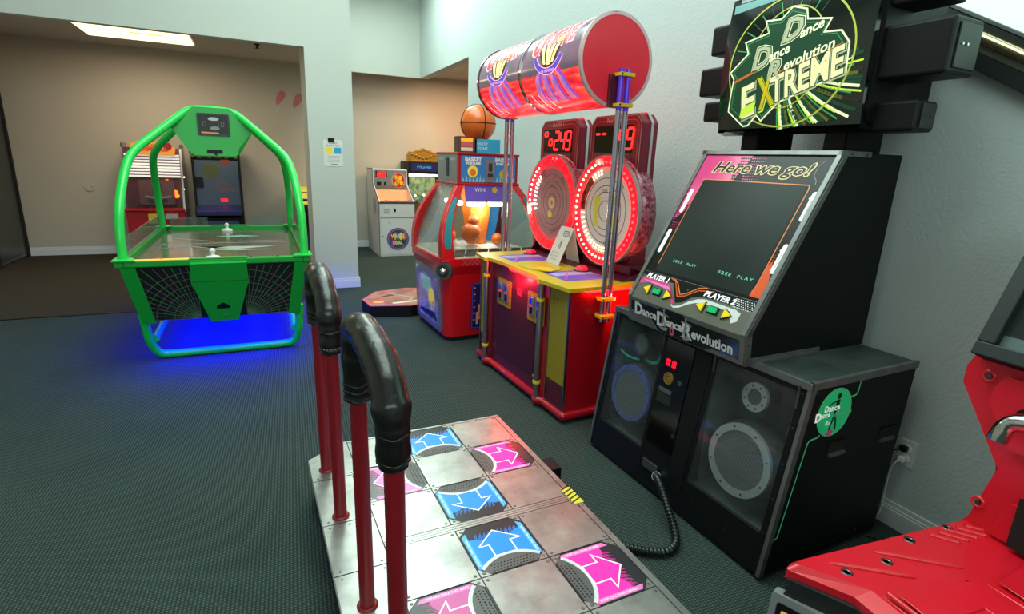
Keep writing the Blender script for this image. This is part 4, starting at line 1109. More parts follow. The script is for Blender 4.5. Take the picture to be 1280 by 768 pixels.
# wheels
def wheel(yc, lit):
    zc, r, xw = 1.305, .352, .46
    w = MB().at((xw, yc, zc), **FX)
    w.lathe([(r * .98, -.14), (r * 1.03, -.125), (r * 1.03, -.022), (r * .98, -.02)], 'wheel_side', 56); 
    hs = w.build('wheel_housing', Cc)
    b = MB().at((xw, yc, zc), **FX); b.ring(r * 1.02, r * .82, -.002, .012, 'led_red_soft', 56); b.ring(r * 1.035, r * 1.01, -.01, .014, 'rim_grey', 56); b.build('wheel_ring', Cc, .002)
    b = MB().at((xw, yc, zc), **FX); b.prism(circ(r * .82, 56), -.02, -.004, 'disc_pale' if lit else 'disc_rose')
    for q in (.62, .48, .36, .20): b.ring(r * q, r * (q - .015), -.004, -.0032, 'disc_line', 48)
    if lit:
        b.flat([(r * .16, -.12), (r * .34, -.10), (r * .38, 0), (r * .34, .10), (r * .16, .09), (r * .22, 0)], -.003, 'disc_yellow'); b.flat([(-r * .16, -.12), (-r * .34, -.10), (-r * .38, 0), (-r * .34, .10), (-r * .16, .09), (-r * .22, 0)], -.003, 'disc_yellow')
    else:
        b.flat(circ(r * .12, 20), -.003, 'disc_yellow'); b.flat(circ(r * .06, 20), -.0024, 'pink_faded')
        b.flat(circ(.03, 12, -.02, -.09), -.003, 'disc_yellow')
    b.text('BONUS', .05, 'disc_line', .09, -.19, -.0026, rot=.35); b.text('000', .04, 'disc_line', -.02, .13, -.0026)
    b.build('wheel_disc', Cc)
    b = MB().at((xw, yc, zc), **FX)
    N_ = 48
    for k in range(N_):
        a = 2 * PI * k / N_
        on = (PI * .55 < a < PI * 1.55) if lit else (PI * .7 < a < PI * 1.1)
        m = ('bulb' if lit else 'led_white') if on else ('led_red_soft' if not lit else 'bulb_dim')
        for rr_ in (.90, .76, .70):
            if rr_ == .70 and not on: continue
            s_ = .0085 if rr_ == .9 else .006
            b.prism(circ(s_, 8, r * rr_ * math.cos(a), r * rr_ * math.sin(a)), -.004, (.017 if rr_ == .9 else .002), m)
    b.build('bulb_ring', Cc)
    b = MB().at((xw - .012, yc, zc), **FX)
    a0, a1 = (math.radians(125), math.radians(182)) if lit else (math.radians(112), math.radians(128))
    arc_ = [(r * .68 * math.cos(a0 + (a1 - a0) * i / 10), r * .68 * math.sin(a0 + (a1 - a0) * i / 10)) for i in range(11)]
    b.stroke(arc_, .05, .003, 'red_bright' if lit else 'salmon', th=.006)
    if lit:
        for i in (2, 5, 8): b.prism(circ(.012, 12, *arc_[i]), .003, .006, 'maroon')
    b.stroke([(-.20, .215), (-.155, .165)], .008, .003, 'maroon'); b.stroke([(.16, .20), (.20, .16)], .006, .003, 'maroon')
    b.build('stop_pointer', Cc)
    b = MB().at((xw - .018, yc, zc), **FX); vs = [(0, 0, .035)]; fs = []; n = 40
    for j in range(1, 7):
        q = j / 6
        for k in range(n): vs.append((r * .98 * q * math.cos(2 * PI * k / n), r * .98 * q * math.sin(2 * PI * k / n), .035 * (1 - q * q)))
    fs = [(0, 1 + k, 1 + (k + 1) % n) for k in range(n)] + [(1 + (j - 1) * n + k, 1 + j * n + k, 1 + j * n + (k + 1) % n, 1 + (j - 1) * n + (k + 1) % n) for j in range(1, 6) for k in range(n)]
    b.add(vs, fs, 'glass_clear', True); b.build('wheel_cover', Cc)
    # scoreboard behind and above
    pts = [(-.25, -.42), (-.25, .56), (-.20, .615), (.235, .615), (.285, .56), (.285, -.42)]
    b = MB().at((xw + .05, yc + .035, zc), **FX); b.prism(pts, -.12, 0, 'wine'); b.build('scoreboard', Cc, .01)
    b = MB().at((xw + .05, yc + .035, zc), **FX); b.stroke([(-.242, .14), (-.242, .555), (-.198, .606), (.232, .606), (.278, .56), (.278, .14)], .007, .004, 'rim_grey'); b.stroke([(.29, .10), (.29, .56), (.24, .620), (-.20, .620)], .009, -.06, 'chrome', th=.02); b.stroke(rrect(.47, .48, .05, .017, .34), .005, .0014, 'salmon', True)
    b.build('scoreboard_trim', Cc)
    b = MB().at((xw + .05, yc + .035, zc), **FX); b.prism(rrect(.40, .17, .01, 0, .465), 0, .004, 'display_dark')
    if lit: b.seg7('--', .05, .11, 'led_red', -.13, .50, .005, t=.012); b.seg7('49', .06, .125, 'led_red', .135, .465, .005, t=.015)
    else: b.seg7('^', .045, .06, 'led_red', -.165, .50, .005, t=.012); b.seg7('o', .045, .09, 'led_red', -.095, .475, .005, t=.012) ; b.seg7('249', .06, .13, 'led_red', .07, .465, .005, t=.015)
    b.build('score_display', Cc)
    b = MB().at((xw + .05, yc + .035, zc), **FX); b.text('PLAYER 2' if lit else 'PLAYER 1', .04, 'paper', 0, .582, .002, width=.15); b.prism(rrect(.38, .06, .005, 0, .345), 0, .004, 'rim_dark'); b.text('BONUS VALUE', .036, 'paper', 0, .345, .005, width=.26); b.build('score_lettering', Cc)
wheel(1.02, False)
wheel(.335, True)
b = MB(); b.prism([(.40, .02), (.40, LW - .02), (.76, LW - .02), (.76, .02)], .886, .98, 'maroon', top=[(.46, .06), (.46, LW - .06), (.76, LW - .06), (.76, .06)]); b.box(.58, .72, .25, LW - .25, .97, 1.2, 'maroon'); b.build('wheel_pedestal', Cc, .006)
# drums
DX, DZ, DR = .20, 2.165, .242
def drumW(ycen):
    def f(p):       # p.x along axis to the right seen from the front (-y), p.y up the arc, p.z out
        a = p.y / DR; r_ = DR + p.z
        return Vector((-r_ * math.cos(a), -p.x, r_ * math.sin(a)))
    return f
for k, (ya, yb) in enumerate(((0.0, .655), (.675, 1.33))):
    L_ = yb - ya; yc = (ya + yb) / 2
    b = MB(); b.M = Matrix.Translation((DX, yc, DZ)); b.W = drumW(yc)
    def band(a0, a1, m, n=40):
        vs = []; fs = []
        for i in range(n + 1):
            a = a0 + (a1 - a0) * i / n
            vs += [(-L_ / 2, a * DR, 0), (L_ / 2, a * DR, 0)]
        fs = [(2 * i, 2 * i + 1, 2 * i + 3, 2 * i + 2) for i in range(n)]
        b.add(vs, fs, m, True)
    band(math.radians(-200), math.radians(-12), 'drum_art'); band(math.radians(-12), math.radians(160), 'drum_art_grey', 40)
    b.build('drum_shell', Cc)
    b = MB(); b.M = Matrix.Translation((DX, yc, DZ)); b.W = drumW(yc)
    # violet swirl below, funnel, ribbon, lettering
    for i in range(16):
        x = -.16 + i * .022; b.stroke([(x * .6 + .0, -.02 - .01 * abs(x) * 4), (x + .01, -.08), (x * 1.15 + .02, -.16), (x * 1.2 + .03, -.24 + .1 * abs(x))], .021, .0010 + (i % 3) * .0003, ('drum_art_violet', 'drum_art_violet', 'logo_blue2', 'drum_art')[i % 4])
    for i in range(13):
        x = -.28 + i * .045; b.stroke([(x, .17), (x + .03, .22), (x + .07, .30), (x + .09, .36)], .010, .001, ('drum_art_grey', 'logo_pink', 'white')[i % 3])
    for i in range(5):
        x = -.27 + i * .04; b.stroke([(x, -.16), (x + .03, -.3)], .008, .001, ('logo_pink', 'logo_red')[i % 2])
    ys2 = .055
    b.text('CYCLONE', .20, 'logo_pink', .0, ys2 + .095, .0022, rot=.10, offset=.012, width=.45); b.text('CYCLONE', .19, 'logo_red', .0, ys2 + .095, .0032, rot=.10, offset=.007, width=.43)
    b.flat(circ(.035, 16, .09, ys2 + .07), .0036, 'logo_orange')
    b.flat([(-.115, ys2 + .02), (-.06, ys2 + .055), (.0, ys2 + .05), (.06, ys2 + .06), (.125, ys2 + .06), (.07, ys2 - .06), (-.04, ys2 - .075)], .0040, 'maroon')
    for (xa, xb, lo) in ((-.085, -.035, -.055), (-.022, .0, -.06), (.03, .018, -.06), (.082, .05, -.05)):
        b.flat([(xa - .014, ys2 + .042), (xa + .018, ys2 + .052), (xb + .012, ys2 + lo), (xb - .010, ys2 + lo)], .0046, 'logo_yellow')
    arc_ = [(.16 * math.sin(t / 10 * 1.15), ys2 + .035 - .13 * math.cos(t / 10 * 1.15)) for t in range(-10, 11)]
    b.stroke(arc_, .040, .0048, 'logo_pink'); b.stroke(arc_, .032, .0052, 'logo_blue')
    b.text('ON THE BONUS', .022, 'logo_pink', 0, ys2 - .092, .0058, width=.15)
    b.build('drum_artwork', Cc)
b = MB()
for (y_, w_) in ((-.008, .016), (.665, .022), (1.338, .016)):
    b.at((DX, y_, DZ), **FY); b.ring(DR + .007, DR - .012, -w_ / 2, w_ / 2, 'chrome' if y_ > .5 else 'rim_pale', 64)
b.at((DX, .685, DZ), **FY); b.ring(DR + .004, DR - .012, -.006, .006, 'black_gloss', 64); b.at((DX, 1.325, DZ), **FY); b.ring(DR + .005, DR - .012, -.006, .006, 'maroon', 64)
b.split('drum_hoop', Cc)
for (y_, nm) in ((-.012, 0), (1.342, 1)):
    b = MB().at((DX, y_, DZ), **FY); b.prism(circ(DR, 64), -.006, .002, 'drum_red')
    if nm == 0:
        for (u, w_) in ((.0, .125), (-.01, .02), (-.005, .07), (.075, .065)): b.prism(circ(.003, 8, u, w_), .002, .004, 'screw')
    b.build('drum_end', Cc)
b = MB(); b.box(.15, .225, -.032, -.014, 1.92, 2.09, 'maroon'); b.box(.15, .225, LW + .06, LW + .075, 1.92, 2.09, 'maroon'); b.split('drum_bracket', Cc, .002)

# flyer leaning on the table
pf = Vector((1.662, 2.758, 0)); c3, s3 = math.cos(math.radians(3)), math.sin(math.radians(3))
def cw(x, y, z): return (pf.x + x * c3 - y * s3, pf.y + x * s3 + y * c3, z)
o_ = cw(.31, .73, .888); xa = Vector(cw(.31, .52, .888)) - Vector(o_); xa.normalize(); up = Vector(cw(.385, .60, 1.145)) - Vector(cw(.31, .765, .888)); up = (up - xa * up.dot(xa)).normalized()
t = thing('paper_sign', 'white folded paper sign propped on the yellow top of the wheel game', 'sign', (o_[0], o_[1], .8875))
b = MB().at((0, 0, 0), xa, up); b.prism([(-.075, 0), (.10, 0), (.155, .285), (-.012, .285)], 0, .0012, 'paper')
b.stroke(rrect(.07, .035, .008, .085, .235), .005, .0018, 'ink', True); b.text('GAME', .022, 'ink', .085, .235, .0018); b.stroke([(.03, .13), (.045, .16), (.05, .185), (.06, .155), (.048, .12)], .008, .0018, 'ink')
b.text('MUST PLAY', .02, 'grey', .02, .085, .0018); b.text('BOTH SIDES', .02, 'grey', .015, .06, .0018); b.text('TO WIN', .02, 'grey', .01, .035, .0018); b.build('sheet', t)
b = MB(); tp0 = up * .284 + xa * -.012; tp1 = up * .284 + xa * .155; bk = Vector((c3, s3, 0)) * .17; b0 = xa * -.05 + bk; b1 = xa * .12 + bk; th = Vector((.0012, 0, 0))
b.add([tuple(v_) for v_ in (tp0, tp1, b1, b0, tp0 + th, tp1 + th, b1 + th, b0 + th)], [(0, 1, 2, 3), (7, 6, 5, 4), (0, 4, 5, 1), (1, 5, 6, 2), (2, 6, 7, 3), (3, 7, 4, 0)], 'paper'); b.build('back_leaf', t)

# ================================================================== BASKET GAME
B = thing('basketball_prize_game', 'red four sided prize machine with sloping glass and posts, orange ball on top', 'arcade machine', (1.885, 4.95, 0), 2.5)
def sq(h, hy=None, c=0.05):
    hy = hy or h
    return [(-h + c, -hy), (h - c, -hy), (h, -hy + c), (h, hy - c), (h - c, hy), (-h + c, hy), (-h, hy - c), (-h, -hy + c)]
b = MB(); b.prism(sq(.43, .41, .05), 0, .045, 'black_matte'); b.build('plinth', B, .004)
b = MB(); b.prism(sq(.455, .43, .05), .045, .62, 'red_bright', top=sq(.475, .445, .05)); b.prism(sq(.475, .445, .05), .62, .70, 'red_bright', top=sq(.51, .475, .06)); b.prism(sq(.51, .475, .06), .70, .765, 'red_bright'); b.build('body', B, .01)
# silver framed side poster (faces -X)
b = MB().at((-.466, .02, .345), (0, -1, 0), (-.02, 0, .57)); b.prism(rrect(.72, .56, .04), 0, .012, 'silver_panel'); b.prism(rrect(.56, .44, .02, .01, -.015), .012, .014, 'side_poster')
b.prism(circ(.02, 14, -.3, .23), .012, .016, 'chrome')
b.flat([(-.2, .18), (.1, .18), (.12, .02), (-.16, .05)], .0146, 'sign_glass_blue'); b.flat(circ(.09, 18, .12, -.02, .11), .015, 'disc_yellow'); b.text('FORTUNE', .13, 'lavender', -.02, -.10, .0155, rot=.1, offset=.006, width=.44); b.flat([(-.25, -.2), (.26, -.2), (.2, -.13), (-.2, -.15)], .015, 'navy')
b.build('side_panel', B, .003)
# front poster (faces -Y)
b = MB().at((.05, -.434, .32), (1, 0, 0), (0, -.015, .575)); b.prism(rrect(.54, .44, .03), 0, .006, 'navy'); b.stroke(rrect(.52, .42, .025), .005, .0066, 'purple', True)
b.prism(rrect(.20, .16, .04, -.02, .105), .006, .009, 'peach'); b.stroke([(-.07, .14), (.0, .14), (.02, .10)], .014, .0096, 'salmon'); b.flat(circ(.03, 14, .0, .085), .0098, 'salmon')
b.text('BASKET', .12, 'peach', 0, -.035, .0068, offset=.008, width=.40); b.text('FORTUNE', .14, 'peach', 0, -.115, .0068, offset=.010, width=.44); b.text('II', .05, 'peach', -.02, -.185, .0068)
for i in range(6): b.flat(circ(.008, 8, -.24, .17 - i * .06), .0066, 'peach')
b.build('front_poster', B)
b = MB().at((.03, -.477, .735), **FY)
for i in range(16):
    x = -.36 + i * .045; b.stroke([(x, -.03), (x + .06, .03)], .005, .001, 'salmon'); b.stroke([(x, .03), (x + .06, -.03)], .005, .001, 'salmon')
b.build('net_pattern', B)
b = MB().at((-.475, -.450, .665), (.7, -.7, 0), (0, 0, 1)); b.prism(circ(.075, 24), -.01, .03, 'dark_grey'); b.ring(.075, .055, .03, .036, 'mid_dark', 24); b.ball((0, 0, .04), .034, 'chrome', 16); b.build('corner_knob', B)
# deck and interior
b = MB(); b.prism(sq(.49, .455, .05), .765, .775, 'cream'); b.prism(circ(.26, 28), .775, .83, 'white', top=circ(.2, 28)); b.build('prize_deck', B)
b = MB()
for k in range(10):
    a = k * .63; b.prism(circ(.045, 10, .33 * math.cos(a), .31 * math.sin(a)), .776, .82, ('white', 'yellow', 'silver_panel')[k % 3], top=circ(.03, 10, .33 * math.cos(a), .31 * math.sin(a)))
for k in range(7):
    x = -.33 + k * .11; b.prism([(x - .045, -.40), (x + .045, -.40), (x + .045, -.30), (x - .045, -.30)], .776, .78, 'black'); b.prism([(x - .05, -.41), (x + .05, -.41), (x, -.34)], .78, .84, 'silver_panel', top=[(x - .05, -.43), (x + .05, -.43), (x, -.40)])
b.split('prize_cup', B)
b = MB(); b.prism(circ(.10, 8), .83, 1.38, 'orange', top=circ(.17, 8)); b.build('centre_column', B)
b = MB(); b.ball((-.12, -.17, .95), .095, 'orange_ball', 18); b.ball((-.10, -.17, 1.06), .055, 'orange_ball', 14); b.ball((.17, -.12, .88), .055, 'orange_ball', 14); b.ball((-.25, .06, .9), .07, 'orange_ball', 14); b.split('orange_ball', B)
b = MB(); b.at((.05, -.02, 1.04), (1, 0, 0), (0, .1, 1)); b.prism([(-.04, -.18), (.12, -.18), (.2, .18), (.0, .18)], 0, .01, 'blue_panel'); b.prism([(-.17, -.1), (-.06, -.18), (-.02, .16), (-.1, .16)], 0, .012, 'cream'); b.split('inner_panel', B)
b = MB(); b.at((0, -.27, 1.315), (1, 0, 0), (0, .25, 1)); b.prism([(-.23, -.08), (.23, -.08), (.23, .08), (-.23, .08)], 0, .008, 'purple'); b.flat(circ(.03, 5, .06, .03), .009, 'yellow'); b.text('WIN!', .05, 'paper', -.08, .03, .009); b.build('banner', B)
for x in (-.105, .105):
    b = MB(); b.box(x - .085, x + .085, -.26, -.20, 1.20, 1.245, 'lamp_white'); b.build('lamp', B, .015)
for y in (-.1, .12):
    b = MB(); b.box(-.26, -.20, y - .07, y + .07, 1.20, 1.24, 'lamp_white'); b.build('lamp', B, .015)
# sloping glass and corner posts
zb_, zt_ = .765, 1.385
BB = [(-.49, -.455), (.49, -.455), (.49, .455), (-.49, .455)]; TT = [(-.285, -.25), (.285, -.25), (.285, .25), (-.285, .25)]
for k in range(4):
    a, c = BB[k], BB[(k + 1) % 4]; d, e = TT[(k + 1) % 4], TT[k]
    b = MB(); b.add([(a[0], a[1], zb_), (c[0], c[1], zb_), (d[0], d[1], zt_), (e[0], e[1], zt_)] + [(a[0] * .985, a[1] * .985, zb_), (c[0] * .985, c[1] * .985, zb_), (d[0] * .98, d[1] * .98, zt_), (e[0] * .98, e[1] * .98, zt_)], [(0, 1, 2, 3), (7, 6, 5, 4), (0, 4, 5, 1), (1, 5, 6, 2), (2, 6, 7, 3), (3, 7, 4, 0)], 'glass_haze' if k == 3 else 'glass_clear')
    b.build('glass_panel', B)
for k in range(4):
    sx = -1 if k in (0, 3) else 1; sy = -1 if k < 2 else 1
    P = []
    for i in range(13):
        t_ = i / 12; bul = .085 * math.sin(PI * min(1, t_ * 1.0)) * 1.0
        P.append((sx * (.50 + (.30 - .50) * t_ + bul * .9), sy * (.465 + (.265 - .465) * t_ + bul * .55), zb_ - .02 + (zt_ - zb_ + .03) * t_))
    vs = []; fs = []
    dx = Vector((sx * .0, sy * -1, 0)); 
    for i, p in enumerate(P):
        w_ = .115 - .045 * i / 12
        vs += [(p[0], p[1], p[2]), (p[0] - sx * w_, p[1] + 0, p[2]), (p[0] - sx * w_, p[1] - sy * .03, p[2]), (p[0] - sx * .03, p[1] - sy * .03, p[2]), (p[0] - sx * .03, p[1] - sy * w_, p[2]), (p[0], p[1] - sy * w_, p[2])]
    for i in range(12):
        for j in range(6): fs.append((i * 6 + j, i * 6 + (j + 1) % 6, (i + 1) * 6 + (j + 1) % 6, (i + 1) * 6 + j))
    fs += [tuple(range(6)), tuple(72 + j for j in range(5, -1, -1))]
    b = MB(); b.add(vs, fs, 'red_bright'); po = b.build('corner_post', B, .006)
    # teal inset on the front-facing web of each post
    b = MB(); vs = []; fs = []
    for i, p in enumerate(P[2:11]):
        w_ = .115 - .045 * (i + 2) / 12; e_ = .018 if 0 < i < 8 else .03
        vs += [(p[0] - sx * e_, p[1] + sy * .004, p[2]), (p[0] - sx * (w_ - e_), p[1] + sy * .004, p[2]), (p[0] - sx * e_, p[1] - sy * .002, p[2]), (p[0] - sx * (w_ - e_), p[1] - sy * .002, p[2])]
    for i in range(8):
        o4 = i * 4; fs += [(o4, o4 + 1, o4 + 5, o4 + 4), (o4 + 2, o4 + 6, o4 + 7, o4 + 3), (o4, o4 + 4, o4 + 6, o4 + 2), (o4 + 1, o4 + 3, o4 + 7, o4 + 5)]
    fs += [(0, 2, 3, 1), (32, 33, 35, 34)]
    b.add(vs, fs, 'teal'); b.build('post_inlay', B)
# head box
b = MB(); b.box(-.295, .295, -.26, .26, 1.385, 1.66, 'red_body'); b.box(-.31, .31, -.275, .275, 1.385, 1.405, 'red_body'); b.box(-.305, .305, -.27, .27, 1.645, 1.665, 'red_body'); b.build('head_box', B, .006)
b = MB().at((0, -.261, 1.525), **FY); b.prism(rrect(.53, .225, .01), 0, .004, 'blue_panel')
for i in range(16): b.flat([(-.26 + i * .033, -.11), (-.245 + i * .033, -.07 + .012 * (i % 3)), (-.235 + i * .033, -.11)], .0046, 'sign_glass_blue')
b.flat(circ(.05, 18, -.155, -.02), .0048, 'disc_yellow'); b.flat(circ(.03, 14, -.155, -.03), .0052, 'orange'); b.flat(circ(.045, 18, .15, -.04), .0048, 'yellow')
b.text('BASKET', .045, 'paper', -.15, .085, .005, offset=.003, width=.16); b.text('FORTUNE', .03, 'paper', -.15, .05, .005, offset=.002, width=.14); b.text('BASKET', .045, 'paper', .14, .085, .005, offset=.003, width=.16); b.text('FORTUNE', .03, 'paper', .14, .05, .005, offset=.002, width=.14)
b.prism(rrect(.085, .19, .004, .012, -.01), .004, .012, 'silver_panel'); b.prism(rrect(.035, .07, .004, .012, .02), .012, .016, 'dark_grey'); b.prism(rrect(.05, .03, .004, .012, -.05), .012, .016, 'dark_grey')
b.build('head_poster', B)
b = MB().at((-.296, 0, 1.525), **FX); b.prism(rrect(.5, .25, .008), 0, .004, 'silver_panel'); b.prism(rrect(.05, .16, .004, .02, .01), .004, .012, 'dark_grey'); b.text('BASKET', .04, 'paper', .15, .085, .0045); b.text('BASKET', .04, 'paper', -.14, .085, .0045); b.build('head_side_plate', B)
b = MB().at((0, 0, 1.93)); b.ball((0, 0, 0), .165, 'orange_ball', 32)
for (X, Y) in (((1, 0, 0), (0, 1, 0)), ((1, 0, 0), (0, 0, 1)), ((0, 1, 0), (0, 0, 1))):
    M0 = MB().at((0, 0, 1.93), X, Y); b.M = M0.M; b.tube([(.1655 * math.cos(a * PI / 24), .1655 * math.sin(a * PI / 24), 0) for a in range(48)], .004, 'black', 6, closed=True)
b.M = Matrix(); b.at((0, 0, 1.665)); b.lathe([(.08, 0), (.075, .09), (.1, .12)], 'black', 20); b.build('topper_ball', B)
b = MB(); b.box(-.10, .12, -.255, -.235, 1.666, 1.785, 'sky_blue'); b.at((.0, -.2555, 1.725), **FY); b.text('PARTY', .035, 'paper', -.05, .02, 0); b.text('ZONE', .035, 'paper', -.05, -.02, 0); b.M = Matrix(); b.box(-.03, .03, -.236, -.16, 1.666, 1.672, 'sky_blue')
o = b.build('table_card'); o.location = (1.885, 4.95, 0); tag(o, 'blue card sign standing on the head of the basketball prize machine', 'sign')
b = MB(); b.box(-.27, -.12, -.25, -.13, 1.667, 1.80, 'brown'); b.at((-.195, -.2505, 1.733), **FY)
b.flat(rrect(.11, .03, .004, 0, .04), .001, 'logo_orange'); b.flat(rrect(.11, .04, .004, 0, .0), .001, 'salmon'); b.flat(rrect(.11, .03, .004, 0, -.04), .001, 'cream')
o = b.build('prize_box'); o.location = (1.885, 4.95, 0); tag(o, 'small brown and orange box standing left of the blue card on the prize machine', 'box')

# ================================================================== LOW HEX PLATFORM
H_ = thing('dance_platform', 'low black edged eight sided platform with a worn pink patterned top', 'platform', (0, 0, 0))
hp = [(.925, 5.80), (.955, 5.50), (1.36, 5.415), (1.78, 5.52), (1.95, 5.8), (1.80, 6.12), (1.50, 6.22), (1.12, 6.12)]
b = MB(); b.prism(hp, 0, .115, 'black'); b.build('base', H_, .004)
cxh = sum(p[0] for p in hp) / 8; cyh = sum(p[1] for p in hp) / 8
def shr(k): return [(cxh + (p[0] - cxh) * k, cyh + (p[1] - cyh) * k) for p in hp]
b = MB(); b.prism(shr(.99), .115, .121, 'salmon'); b.flat(shr(.9), .1216, 'platform_art'); b.flat([(1.0, 5.6), (1.12, 5.57), (1.14, 5.70), (1.0, 5.74)], .1222, 'art_orange'); b.flat([(1.02, 5.62), (1.11, 5.6), (1.12, 5.64), (1.02, 5.66)], .1228, 'cream_line')
b.flat([(1.0, 5.52), (1.3, 5.45), (1.28, 5.48), (1.0, 5.55)], .1222, 'pink_faded'); b.stroke([(1.2, 5.55), (1.5, 5.6), (1.7, 5.9)], .05, .1224, 'cream'); b.stroke([(1.25, 6.0), (1.45, 5.75), (1.4, 5.6)], .04, .1226, 'rim_grey'); b.stroke([(1.15, 5.85), (1.35, 5.95)], .05, .1222, 'maroon')
b.build('top', H_)

# ================================================================== WHITE COIN GAME + GOLD CABINET
G = thing('coin_pusher_game', 'white coin game cabinet with red score display and colourful round logo', 'arcade machine', (1.765, 9.05, 0))
prof = [(0, 0), (0, .88), (.33, .90), (.52, 1.02), (.52, 1.40), (1.0, 1.40), (1.0, 0)]
b = MB(); 
def prof_x(b, pts, x0_, x1_, m):     # profile in (y,z) extruded along x
    b.M = Matrix(((0, 0, 1, 0), (1, 0, 0, 0), (0, 1, 0, 0), (0, 0, 0, 1))); b.prism(pts, x0_, x1_, m); b.M = Matrix(); return b
sidep = [(0, 0), (0, .885), (.48, 1.16), (.50, 1.40), (1.0, 1.40), (1.0, 0)]
prof_x(b, sidep, 0, .02, 'cab_grey_white'); prof_x(b, sidep, .57, .59, 'cab_grey_white'); b.box(.02, .57, 0, .02, 0, .86, 'cab_grey_white'); b.box(.02, .57, .5, 1.0, 0, 1.40, 'cab_grey_white')
b.build('cabinet', G, .004)
b = MB()
for x in (.0, .59): prof_x(b, [(-.006, 0), (-.006, .895), (.475, 1.172), (.495, 1.41), (1.0, 1.41), (1.0, 1.40), (.502, 1.40), (.485, 1.16), (.006, .88), (.006, 0)], x - .004, x + .004, 'dark_grey')
b.box(-.004, .594, -.006, .006, .87, .89, 'dark_grey'); b.build('edge_trim', G)
b = MB(); b.box(.02, .57, .02, .5, .83, .85, 'warm_lit'); b.box(.02, .57, .47, .5, .85, 1.06, 'warm_lit'); b.box(.02, .57, 0, .2, .86, .90, 'silver_panel'); 
for i in range(8): b.box(.05 + i * .065, .09 + i * .065, .03 + (i % 3) * .03, .09 + (i % 3) * .03, .90, .915, ('sky_blue', 'salmon', 'white')[i % 3])
b.build('playfield', G)
b = MB(); b.add([(.02, .02, .90), (.57, .02, .90), (.57, .48, 1.14), (.02, .48, 1.14), (.02, .03, .89), (.57, .03, .89), (.57, .49, 1.13), (.02, .49, 1.13)], [(0, 1, 2, 3), (7, 6, 5, 4), (0, 4, 5, 1), (1, 5, 6, 2), (2, 6, 7, 3), (3, 7, 4, 0)], 'glass_clear'); b.build('glass_top', G)
b = MB().at((.295, .495, 1.22), **FY); b.prism(rrect(.55, .33, .01), 0, .006, 'silver_panel'); b.prism(rrect(.19, .10, .004, -.15, .10), .006, .009, 'display_dark'); b.seg7('888', .035, .07, 'led_red', -.15, .10, .010, t=.010)
b.prism(circ(.12, 28, .14, .0, .13), .006, .009, 'rim_grey'); b.flat(circ(.10, 24, .14, 0, .115), .010, 'red_bright')
for i, (x, y) in enumerate(((.10, .05), (.17, .04), (.13, -.02), (.19, -.04), (.10, -.06))): b.flat(circ(.028, 10, x, y, .04), .0106, ('yellow', 'logo_orange')[i % 2])
b.prism(rrect(.075, .06, .004, -.19, -.06), .006, .009, 'black'); b.prism(rrect(.035, .06, .004, -.09, -.06), .006, .009, 'black'); b.box(-.275, .275, -.19, -.165, .0, .02, 'white'); b.build('score_panel', G)
b = MB().at((.295, -.0005, .44), **FY); b.prism(rrect(.55, .60, .006, 0, -.11), 0, .004, 'cab_grey_white'); b.prism(rrect(.55, .22, .006, 0, .31), 0, .004, 'cab_grey_white'); b.flat(rrect(.56, .008, .002, 0, .196), .005, 'mid_dark'); b.flat(circ(.02, 14, -.04, .32, .032), .006, 'black')
for i in range(4): b.box(-.22, -.13, .27 + i * .018, .276 + i * .018, .004, .0048, 'mid_dark')
b.prism(circ(.008, 8, -.14, .12), .004, .008, 'black'); b.prism(circ(.008, 8, -.24, -.1), .004, .008, 'black'); b.build('front_doors', G)
b = MB().at((.30, -.005, .29), **FY); b.prism(circ(.185, 36), 0, .003, 'silver_panel'); b.ring(.185, .165, .003, .0036, 'purple', 36); b.flat(circ(.15, 30), .0042, 'mid_dark')
for i, (x, m) in enumerate(((-.10, 'red_bright'), (-.05, 'yellow'), (.0, 'teal'), (.05, 'disc_yellow'), (.10, 'orange'))): b.flat(rrect(.04, .12, .015, x, .045), .0048, m)
for i, (x, m) in enumerate(((-.09, 'purple'), (-.04, 'red_bright'), (.02, 'green_hockey'), (.07, 'navy'))): b.flat(rrect(.042, .09, .015, x, -.065), .0048, m)
b.text('WHEEL', .09, 'cream', .0, .045, .0054, offset=.004, width=.24); b.text('DEAL', .07, 'cream', .0, -.065, .0054, offset=.003, width=.17)
b.build('round_logo', G)
b = MB().at((-.0055, .35, .82), (0, -1, 0), (0, 0, 1)); b.prism(circ(.11, 24, 0, 0, .14), 0, .002, 'rim_grey'); b.build('side_logo', G)

K = thing('gold_crowned_game', 'dark arcade cabinet with gold carved crown and yellow lit aquarium window', 'arcade machine', (2.375, 9.56, 0))
b = MB(); b.box(0, .60, .02, .56, 0, .62, 'black'); b.box(0, .60, .30, .56, .62, 1.54, 'black'); b.box(0, .02, .02, .30, .62, 1.3, 'black_matte'); b.box(.56, .58, .02, .3, .62, 1.54, 'black_matte'); b.box(0, .02, .02, .3, 1.3, 1.54, 'black_matte'); b.build('cabinet', K, .004)
b = MB().at((.29, .28, .95), **FY); b.box(-.27, .27, -.3, .32, 0, .008, 'water_scene'); b.box(-.27, .27, -.3, -.1, .008, .03, 'gold')
for i in range(12): b.ball((-.24 + i * .043, -.1 + .03 * math.sin(i * 2), .03), .025, ('gold', 'cream', 'water_scene')[i % 3], 8)
b.ball((-.1, .0, .02), .02, 'lamp_warm', 8); b.ball((.06, .01, .02), .018, 'lamp_warm', 8); b.build('scene_window', K)
b = MB(); b.box(.03, .55, .10, .16, 1.29, 1.33, 'lamp_warm'); b.build('lamp', K, .01)
b = MB(); b.box(.02, .56, .02, .3, 1.36, 1.54, 'black'); b.at((.29, .019, 1.45), **FY); b.prism(rrect(.46, .14, .01), 0, .004, 'navy'); b.text('PYRAMID', .06, 'blue_pale', 0, 0, .005, width=.25); b.build('header', K)
